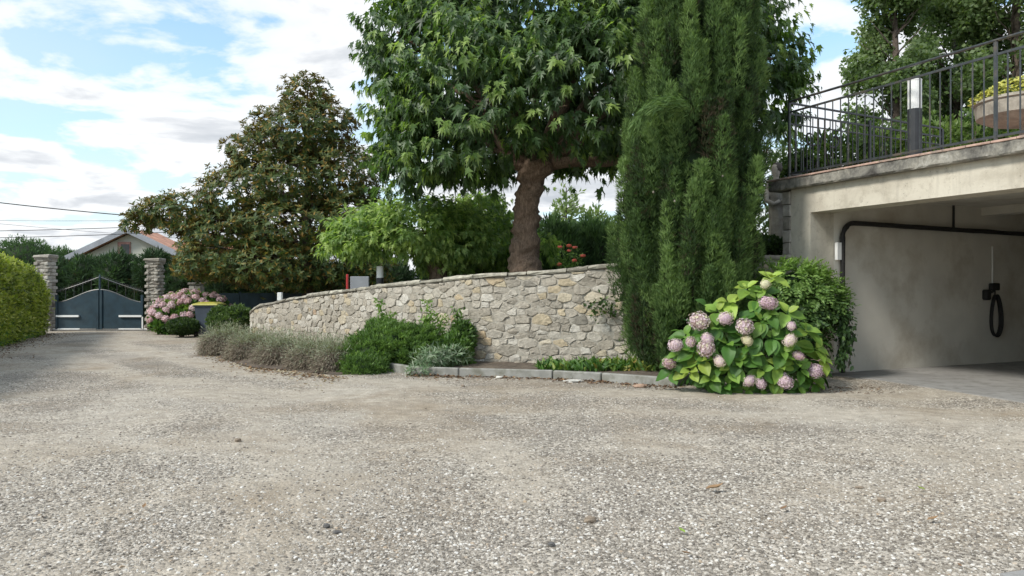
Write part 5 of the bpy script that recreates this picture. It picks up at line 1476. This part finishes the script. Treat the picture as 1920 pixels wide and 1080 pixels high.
# ---- bright green feathery bushes
GB = 'bright green feathery bushes by the kerb'
shrub('green_bush', [pblob(695, 665, 11.9, 52, 38, .45), pblob(735, 640, 12.0, 50, 32, .4), pblob(680, 690, 11.4, 44, 24, .35)], 6000, .055, .55, 'feathery_leaf', 'bright green feathery bush next to the lavender, spilling onto the gravel', tm=tmpl_simple(.26), lumps=.38, sol=.6, shell=.55, up=.6)
shrub('green_bush', [pblob(790, 640, 12.2, 42, 28, .35), pblob(765, 665, 12.0, 50, 32, .4), pblob(715, 615, 12.3, 26, 16, .25)], 5000, .055, .5, 'feathery_leaf', 'darker green feathery bush in the middle, behind the grey leaved sage', tm=tmpl_simple(.26), lumps=.38, sol=.6, shell=.55, up=.6)
shrub('green_bush', [pblob(850, 665, 12.0, 32, 32, .3), pblob(868, 635, 12.2, 20, 28, .25)], 1400, .08, .42, 'feathery_leaf', 'green leafy bush at the right end above the kerb', tm=tmpl_simple(.45), lumps=.3, sol=.65, shell=.5)
def weed(px0, pts_px, Yc, label, v_=.6):
    o = empty('tall_weed', (P(px0, 680, Yc)[0], Yc, 0), label, 'weed')
    b = MB(); parts = []
    for (px, py, w) in pts_px:
        e_ = P(px, py, Yc + .05); s_ = np.array([P(px0, 680, Yc)[0] + rng.normal(0, .03), Yc, .02]); pth = branch_path(s_, e_, .0, 10, .03); b.tube(pth, np.linspace(.008, .003, 10), 5)
        nl_ = 200; t = rng.uniform(.30, 1, nl_); q = np.array([pth[min(9, int(t_ * 9.99))] for t_ in t]) + rng.normal(0, w, (nl_, 3)) * np.array([1, .6, .5])
        parts.append(scatter(q, unit(nl_) + np.array([0, 0, .1]), unit(nl_) + np.array([0, 0, .6]), rng.uniform(.045, .10, nl_), tmpl_simple(.45), np.clip(rng.normal(v_, .2, nl_), 0, 1)))
    b.build('stems', M['shrub_leaf'], o); fol('foliage', parts, M['feathery_leaf'], o, kind='stuff')
weed(728, [(712, 568, .035), (722, 590, .045), (738, 590, .04)], 12.35, 'thin tall weed climbing in front of the wall above the first green bush', .7)
weed(803, [(800, 568, .05), (808, 590, .06), (828, 600, .06), (818, 620, .08)], 12.25, 'tall yellowing weed in the middle, leaning on the wall', .8)
weed(862, [(856, 580, .04), (862, 600, .05), (876, 625, .06), (848, 630, .07)], 12.2, 'tall dark green weed at the right end of the bushes', .45)
# sage
o = empty('sage_bush', (P(815, 690, 11.2)[0], 11.3, 0), 'silver grey leaved sage spilling over the kerb', 'shrub')
bl = [pblob(808, 676, 11.35, 34, 24, .25), pblob(850, 668, 11.6, 30, 16, .2), pblob(782, 694, 11.0, 20, 8, .15)]
p_, n_ = blob_pts(bl, 250, .6, .5, .35)
fol('foliage', rosettes(p_, n_, 6, .115, tmpl_simple(.20, .03, .05), .55, .25, .2), M['sage_leaf'], o, kind='stuff')
b = MB()
for q in p_[:60]: b.tube([(q[0] * .3 + P(815, 690, 11.3)[0] * .7, 11.3, .03), q], .004, 4)
b.build('stems', M['shrub_leaf'], o)

# strap leaved plants at the wall foot
sp_ = []
n = 620; px_ = rng.uniform(1012, 1230, n); yy = rng.uniform(10.75, 11.45, n); base = np.stack([(px_ - 960) / F * yy, yy, np.full(n, .07)], 1)
a = rng.uniform(0, 6.28, n); dr = np.stack([np.cos(a) * .7, np.sin(a) * .7, rng.uniform(.5, 1.3, n)], 1)
v = np.clip(rng.normal(.38, .2, n) + (lump(base, 3, 2) > .25) * .35, 0, 1)
sp_.append(scatter(base, dr, unit(n) + np.array([0, -.6, .8]), rng.uniform(.10, .24, n), tmpl_oval(.3, .05, .25), v))
fol('strap_leaf_plants', sp_, M['strap_leaf'], None, label='low green and yellowing strap leaved plants at the foot of the wall', cat='ground cover', kind='stuff')
# weed sprig on wall beside cypress
o = empty('wall_creeper', P(1130, 590, 11.6), 'small creeper sprig on the wall beside the cypress', 'creeper')
n = 130; q = np.array([P(1128, 578, 11.58)] * n) + rng.normal(0, 1, (n, 3)) * np.array([.13, .05, .09])
fol('foliage', [scatter(q, unit(n), unit(n) + np.array([0, -1, .3]), rng.uniform(.04, .08, n), tmpl_simple(.7), np.clip(rng.normal(.4, .2, n), 0, 1))], M['shrub_leaf'], o, kind='stuff')
b = MB(); b.tube([P(1165, 620, 11.5), P(1145, 590, 11.58), P(1115, 572, 11.6)], .004, 4); b.build('stems', M['bark'], o)

# rose bush
Yr = 13.6
o = empty('rose_bush', (P(1070, 505, Yr)[0], Yr, 1.45), 'small rose bush with coral blooms behind the wall coping', 'rose bush')
rb = [(1050, 463), (1067, 461), (1078, 464), (1067, 470), (1093, 480), (1077, 489), (1049, 496)]
b = MB()
for q in rb: b.tube(branch_path((P(1070, 510, Yr)[0], Yr, 1.45), P(q[0], q[1] + 3, Yr), .02, 6), .006, 5)
b.build('stems', M['shrub_leaf'], o)
n = 420; k = rng.integers(0, len(rb), n); t = rng.random(n)[:, None]; q = np.array([P(1070, 508, Yr)] * n) * (1 - t) + np.array([P(*rb[i_], Yr) for i_ in k]) * t + rng.normal(0, .05, (n, 3))
fol('foliage', [scatter(q, unit(n), unit(n) + np.array([0, 0, 1]), rng.uniform(.035, .07, n), tmpl_simple(.6), np.clip(rng.normal(.7, .2, n), 0, 1))], M['feathery_leaf'], o, kind='stuff')
def rose_mesh():
    mb = MB(); mb.lathe((0, 0, 0), [(.1, -.6), (.7, -.4), (1, 0), (.85, .45), (.55, .6), (.3, .35), (.1, .5)], 10)
    return mk_mesh('rose_bloom', np.concatenate(mb.v), mb.f, M['rose'])
rm = rose_mesh()
for q in rb:
    ob = bpy.data.objects.new('rose_bloom', rm); s_ = rng.uniform(.040, .055)
    put(ob, o, Matrix.Translation(Vector(P(q[0], q[1], Yr - .02).tolist())) @ Matrix.Rotation(rng.uniform(-.6, .6), 4, 'X') @ Matrix.Diagonal((s_, s_, s_ * .8, 1)))

# ================================================================== BIG HYDRANGEA
YY = 9.75
HY = empty('mophead_hydrangea', (P(1400, 720, YY)[0], YY, 0), 'large hydrangea with faded lilac mopheads and broad lime green leaves by the garage', 'hydrangea')
def hyd_leaf(name, v, curl):
    ys = np.array([0, .12, .3, .5, .7, .87, 1.0]); w = np.array([.015, .20, .31, .34, .27, .13, 0.0]); vs = []
    for y_, w_ in zip(ys, w):
        z = -curl * y_ * y_
        vs += [(-w_, y_, z + w_ * .38 + .02 * math.sin(y_ * 20)), (-w_ * .5, y_ + .015, z + w_ * .22), (0, y_, z), (w_ * .5, y_ + .015, z + w_ * .22), (w_, y_, z + w_ * .38 - .02 * math.sin(y_ * 20))]
    fs = [(i_ * 5 + k, i_ * 5 + k + 1, (i_ + 1) * 5 + k + 1, (i_ + 1) * 5 + k) for i_ in range(6) for k in range(4)]
    return mk_mesh(name, vs, fs, M['hydrangea_leaf'], np.full(len(vs), v), smooth=True)
LV = [[hyd_leaf('leaf', v, c_) for c_ in (.12, .3, .5)] for v in (.05, .2, .35, .55, .72, .9)]
fdep = lambda px, py: YY - .75 * math.sqrt(max(0, 1 - ((px - 1400) / 175) ** 2)) * math.sqrt(max(0, 1 - ((py - 650) / 150) ** 2)) if True else 0
LCOUNT = [0]
def put_leaf(pos, dr, nm, size, vi):
    dr = Vector(dr.tolist()).normalized(); nm = Vector(nm.tolist()); X = dr.cross(nm).normalized(); Z = X.cross(dr)
    Mx = Matrix(((X.x, dr.x, Z.x, pos[0]), (X.y, dr.y, Z.y, pos[1]), (X.z, dr.z, Z.z, pos[2]), (0, 0, 0, 1))) @ Matrix.Scale(size, 4)
    put(bpy.data.objects.new('leaf', LV[vi][rng.integers(3)]), HY, Mx); LCOUNT[0] += 1
def rosette(px, py, vi, nlv=6, size=.24, outw=None):
    pos = P(px, py, fdep(px, py)); c = P(1400, 650, YY + .3)
    out = pos - c; out /= np.linalg.norm(out); ax = nrm((out * .8 + np.array([0, -.35, .75]))[None])[0]
    X = nrm(np.cross(ax, [.2, .3, 1.0])[None])[0]; Yv = np.cross(ax, X); a0 = rng.uniform(0, 6.28)
    for k in range(nlv):
        inner = k < 2
        a = a0 + k * (math.pi * .62 if nlv > 4 else 1.9); side = X * math.cos(a) + Yv * math.sin(a)
        el = 1.0 if inner else rng.uniform(.05, .4)
        dr = side + ax * el + np.array([0, 0, -.18 if not inner else 0]); nm = ax * 1.0 - side * el * .6
        put_leaf(pos - ax * (.04 if inner else .07) + side * .015, dr, nm + unit(1)[0] * .12, size * (.6 if inner else rng.uniform(.75, 1.1)), min(5, max(0, vi + (1 if inner else 0) + rng.integers(-1, 1))))
blooms = [(1311, 602, 22, 0), (1360, 597, 16, 1), (1396, 612, 18, 0), (1440, 568, 18, 2), (1435, 533, 12, 3), (1484, 611, 10, 1), (1481, 638, 14, 4), (1401, 638, 12, 3), (1267, 647, 16, 2), (1295, 641, 12, 0), (1324, 652, 20, 0), (1326, 635, 14, 1), (1255, 681, 14, 0), (1348, 677, 13, 4), (1405, 714, 14, 1), (1426, 718, 13, 2), (1471, 714, 17, 2), (1529, 695, 15, 2), (1497, 667, 11, 1)]
BM = [bloom_mesh('flower_head', 110, M['petal'], lo, hi, petal=.20) for lo, hi in ((.10, .90), (.3, .8), (.32, .6), (.86, 1.0), (.6, .95))]
for (px, py, r_, kk) in blooms:
    Yb = fdep(px, py) - .06; pos = P(px, py, Yb); s_ = r_ / F * Yb * .93
    put(bpy.data.objects.new('flower_head', BM[kk]), HY, Matrix.Translation(Vector(pos.tolist())) @ Matrix.Rotation(rng.uniform(-.4, .4), 4, 'Y') @ Matrix.Rotation(R(50), 4, 'X') @ Matrix.Rotation(rng.uniform(0, 6), 4, 'Z') @ Matrix.Diagonal((s_ * rng.uniform(1.0, 1.15), s_ * rng.uniform(.8, 1.0), s_ * rng.uniform(.8, .95), 1)))
    if py < 700: rosette(px, py + r_ * .8, 2, 4, .20)
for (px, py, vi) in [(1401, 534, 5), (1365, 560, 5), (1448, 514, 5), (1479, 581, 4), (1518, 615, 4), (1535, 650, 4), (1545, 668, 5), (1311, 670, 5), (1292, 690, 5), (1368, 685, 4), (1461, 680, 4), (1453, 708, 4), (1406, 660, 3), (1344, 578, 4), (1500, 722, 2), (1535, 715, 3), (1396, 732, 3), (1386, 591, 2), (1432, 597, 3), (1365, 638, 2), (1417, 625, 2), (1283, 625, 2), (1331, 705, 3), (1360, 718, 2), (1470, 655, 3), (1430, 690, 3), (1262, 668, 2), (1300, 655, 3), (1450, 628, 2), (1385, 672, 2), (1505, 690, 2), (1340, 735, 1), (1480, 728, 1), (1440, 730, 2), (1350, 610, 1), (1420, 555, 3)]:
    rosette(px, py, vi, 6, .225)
# dark filling leaves inside
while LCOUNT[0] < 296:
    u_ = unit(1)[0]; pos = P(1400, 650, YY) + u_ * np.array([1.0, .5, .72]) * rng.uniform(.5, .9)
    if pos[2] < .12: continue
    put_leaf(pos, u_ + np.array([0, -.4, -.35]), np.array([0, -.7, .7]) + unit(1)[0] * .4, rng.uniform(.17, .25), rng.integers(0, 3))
b = MB()
for _ in range(34):
    u_ = unit(1)[0]; u_[2] = abs(u_[2]); e_ = P(1400, 690, YY) + u_ * np.array([.95, .5, .8]); b.tube(branch_path((P(1400, 720, YY)[0] + rng.normal(0, .15), YY + rng.normal(0, .1), 0), e_, .03, 6), np.linspace(.011, .005, 6), 5)
b.build('stems', M['shrub_leaf'], HY)
hbl = [(P(1400, 660, YY + .15), np.array([.92, .45, .72])), (P(1330, 690, YY + .05), np.array([.5, .4, .35])), (P(1470, 690, YY + .05), np.array([.52, .4, .35]))]
p_, n_ = blob_pts(hbl, 420, .55, .3, .15); kk = p_[:, 2] > .08; p_, n_ = p_[kk], n_[kk]
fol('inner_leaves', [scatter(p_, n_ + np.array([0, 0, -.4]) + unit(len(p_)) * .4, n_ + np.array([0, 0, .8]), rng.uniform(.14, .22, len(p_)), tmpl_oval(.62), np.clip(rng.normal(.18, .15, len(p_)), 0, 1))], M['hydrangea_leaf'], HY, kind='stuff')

# ---- climbing bush at the garage jamb
YF = 10.75
FB = empty('garage_corner_shrub', (P(1530, 700, YF)[0], YF, 0), 'large bright green shrub with small divided leaves covering the garage corner', 'shrub')
fbl = [pblob(1492, 524, YF, 50, 22, .3), pblob(1525, 552, YF, 40, 32, .3), pblob(1475, 575, YF + .1, 48, 50, .3), pblob(1508, 600, YF + .05, 38, 44, .3), pblob(1556, 572, YF - .1, 18, 22, .2)]
p_, n_ = blob_pts(fbl, 1500, .7, .7, .4)
parts = solid(fbl, .6, 0)
# pinnate fronds
nf = len(p_); ax = nrm(n_ + np.array([0, -.3, .1]) + unit(nf) * .5)
hi = np.clip((p_[:, 2] - .9) / .55, 0, 1)
for k in range(9):
    t = (k // 2 + 1) / 5; sgn = 1 if k % 2 else -1
    side = nrm(np.cross(ax, n_ + np.array([0, 0, .5]))) * sgn
    if k == 8: side = side * 0
    parts.append(scatter(p_ + ax * (.20 * t) - np.array([0, 0, .06 * t * t]) + side * .004, side * .9 + ax * .55, nrm(n_ + np.array([0, 0, .8]) + unit(nf) * .2), rng.uniform(.04, .075, nf), tmpl_oval(.5), np.clip(.42 + .6 * hi + rng.normal(0, .14, nf), 0, 1)))
# dark hanging tail at the right
for q in range(200):
    t = rng.random(); c = P(1572 + 14 * math.sin(t * 3) + rng.normal(0, 6), 560 + t * 125, YF - .25 + rng.normal(0, .06))
    parts.append(scatter(np.tile(c, (3, 1)) + rng.normal(0, .03, (3, 3)), unit(3) * .5 + np.array([0, 0, -1]), unit(3) + np.array([0, -1, .2]), rng.uniform(.04, .085, 3), tmpl_oval(.6), np.clip(rng.normal(.25, .15, 3), 0, 1)))
fol('foliage', parts, M['fern_leaf'], FB, kind='stuff')
b = MB()
for q in fbl: b.tube(branch_path((P(1530, 700, YF)[0], YF, 0), q[0], .05, 8), np.linspace(.022, .008, 8), 6)
b.tube([P(1560, 540, YF), P(1585, 570, YF - .2), P(1600, 640, YF - .25), P(1590, 690, YF - .25)], .006, 5)
b.build('stems', M['bark'], FB)
# small red pot behind the hydrangea
c = P(1530, 690, 10.3); b = MB(); b.lathe((c[0], c[1], 0), [(.09, 0), (.13, .24), (.15, .24), (.15, .29), (.13, .29), (.12, .25)], 18); b.build('terracotta_pot', M['terracotta'], None, rebase=True, label='small terracotta pot half hidden behind the hydrangea', cat='pot')

# ================================================================== LITTER AND LOOSE STONES
def litter(name, region, n, smin, smax, label, vm=.45, z=.012):
    p2 = region(n); n = len(p2); a = rng.uniform(0, 6.28, n)
    pp_ = np.stack([p2[:, 0], p2[:, 1], rut(p2[:, 0], p2[:, 1]) * edge0(0, p2[:, 1]) + z], 1)
    return fol(name, [scatter(pp_, np.stack([np.cos(a), np.sin(a), rng.normal(0, .25, n)], 1), np.tile([[0, 0, 1.0]], (n, 1)) + unit(n) * .4, rng.uniform(smin, smax, n), tmpl_oval(.5, .12, -.15), np.clip(rng.normal(vm, .28, n), 0, 1))], M['dead_leaf'], None, label=label, cat='litter', kind='stuff')
def reg_kerb(n):
    t = rng.random(n) * (len(kp) - 2) + 1; i_ = t.astype(int); f_ = (t - i_)[:, None]; q = np.array(kp)
    i_ = np.minimum(i_, len(kp) - 2); p = q[i_] * (1 - f_) + q[i_ + 1] * f_
    return p + np.stack([rng.normal(0, .05, n), -np.abs(rng.exponential(.13, n)) - .02], 1)
litter('leaf_litter', reg_kerb, 900, .02, .06, 'brown dead leaf litter along the foot of the kerb')
def reg_lav(n):
    q = np.array([G(385, 662), G(470, 690), G(560, 702), G(640, 712)]); t = rng.random(n) * 3; i_ = np.minimum(t.astype(int), 2); f_ = (t - i_)[:, None]
    return q[i_] * (1 - f_) + q[i_ + 1] * f_ + np.stack([rng.normal(0, .08, n), -np.abs(rng.exponential(.22, n)) + .1], 1)
litter('lavender_litter', reg_lav, 700, .02, .07, 'pale dry leaves fallen below the lavender row', .75)
litter('hedge_litter', lambda n: (h0 + np.outer(rng.uniform(0, 9, n), hd)) + hn * np.abs(rng.normal(.1, .35, n))[:, None], 700, .02, .06, 'brown dead leaves along the foot of the clipped hedge', .4)
litter('hydrangea_litter', lambda n: np.stack([rng.uniform(2.3, 4.6, n), rng.uniform(9.2, 9.9, n)], 1), 380, .015, .045, 'dark crumbs of leaf below the large hydrangea', .3)
litter('drive_litter', lambda n: np.stack([rng.uniform(-9, 5, n), rng.uniform(3.0, 16, n)], 1), 420, .008, .035, 'sparse bits of dead leaf and twig across the driveway', .15, .008)
def single_leaf(px, py, size, ang, v, label, cat='leaf'):
    x_, y_ = G(px, py); tv, tf_ = hyd = tmpl_oval(.42, .10, -.22); me = mk_mesh('fallen_leaf', tv * size, tf_, M['dead_leaf'] if v >= 0 else M['hydrangea_leaf'], np.full(len(tv), abs(v)), smooth=True)
    o = mobj('fallen_leaf', me, None, Matrix.Translation((x_, y_, float(rut(x_, y_)) + .022)) @ Matrix.Rotation(ang, 4, 'Z') @ Matrix.Rotation(.12, 4, 'X')); return tag(o, label, cat, 'fallen leaves on the driveway')
single_leaf(1322, 920, .12, R(-88), .78, 'largest curled brown leaf on the near gravel')
single_leaf(1463, 958, .055, R(-60), .6, 'small rust brown leaf right of the largest fallen leaf')
single_leaf(1735, 924, .05, R(40), -.9, 'small yellow green leaf on the right of the driveway')
single_leaf(1738, 978, .07, R(-80), .75, 'tan leaf near the right edge of the driveway')
single_leaf(1285, 1006, .05, R(30), -.8, 'small green leaf below the largest brown leaf')
single_leaf(1295, 1045, .05, R(100), .65, 'orange brown leaf close to the bottom of the photo')
single_leaf(268, 963, .05, R(10), .7, 'ochre leaf scrap on the left of the near gravel')
def pebble(px, py, sx_, sy_, sz_, col, label, rz=0, name='loose_stone'):
    mb = MB(); import bmesh
    bm = bmesh.new(); bmesh.ops.create_icosphere(bm, subdivisions=3, radius=.5)
    vv = np.array([v_.co[:] for v_ in bm.verts]); ff = [tuple(q.index for q in f_.verts) for f_ in bm.faces]; bm.free()
    vv = vv * (1 + .22 * lump(vv, 4, px)[:, None] + .10 * lump(vv, 9, py)[:, None]) * np.array([sx_, sy_, sz_])
    me = mk_mesh(name, vv, ff, col); x_, y_ = G(px, py)
    return tag(mobj(name, me, None, Matrix.Translation((x_, y_, float(rut(x_, y_)) * float(edge0(0, y_)) + sz_ * .38)) @ Matrix.Rotation(rz, 4, 'Z')), label, 'stone')
ms = basic('stone_brown', (.24, .19, .14), .85, .3, 40, .4, .003); md_ = basic('stone_dark', (.10, .095, .09), .8, .3, 40, .4, .003); mw = basic('stone_white', (.55, .53, .48), .85, .15, 20, .4, .003)
pebble(1106, 978, .066, .05, .042, ms, 'rounded brown stone lying on the near gravel', .3)
pebble(612, 994, .036, .03, .026, md_, 'small dark round pebble left of the near centre')
pebble(632, 1004, .04, .03, .018, md_, 'flat dark pebble touching the small round one')
pebble(1034, 1020, .036, .03, .022, md_, 'dark pebble in front of the brown stone')
pebble(446, 830, .05, .04, .035, ms, 'dark clod on the left middle of the driveway')
pebble(1075, 717, .26, .16, .04, mw, 'large pale flat stone lying in front of the kerb', .1)
pebble(1200, 726, .18, .12, .05, basic('stone_orange', (.36, .24, .17), .85, .2, 20, .4), 'orange tinted stone in the litter by the kerb')
pebble(936, 710, .10, .07, .04, mw, 'small pale stone below the left part of the kerb')
pebble(868, 724, .05, .04, .035, ms, 'grey stone on the gravel below the sage')
pebble(1653, 936, .05, .04, .03, ms, 'flattish grey brown stone on the right gravel')
pebble(1612, 912, .055, .03, .016, ms, 'thin brown stone sliver on the right gravel')
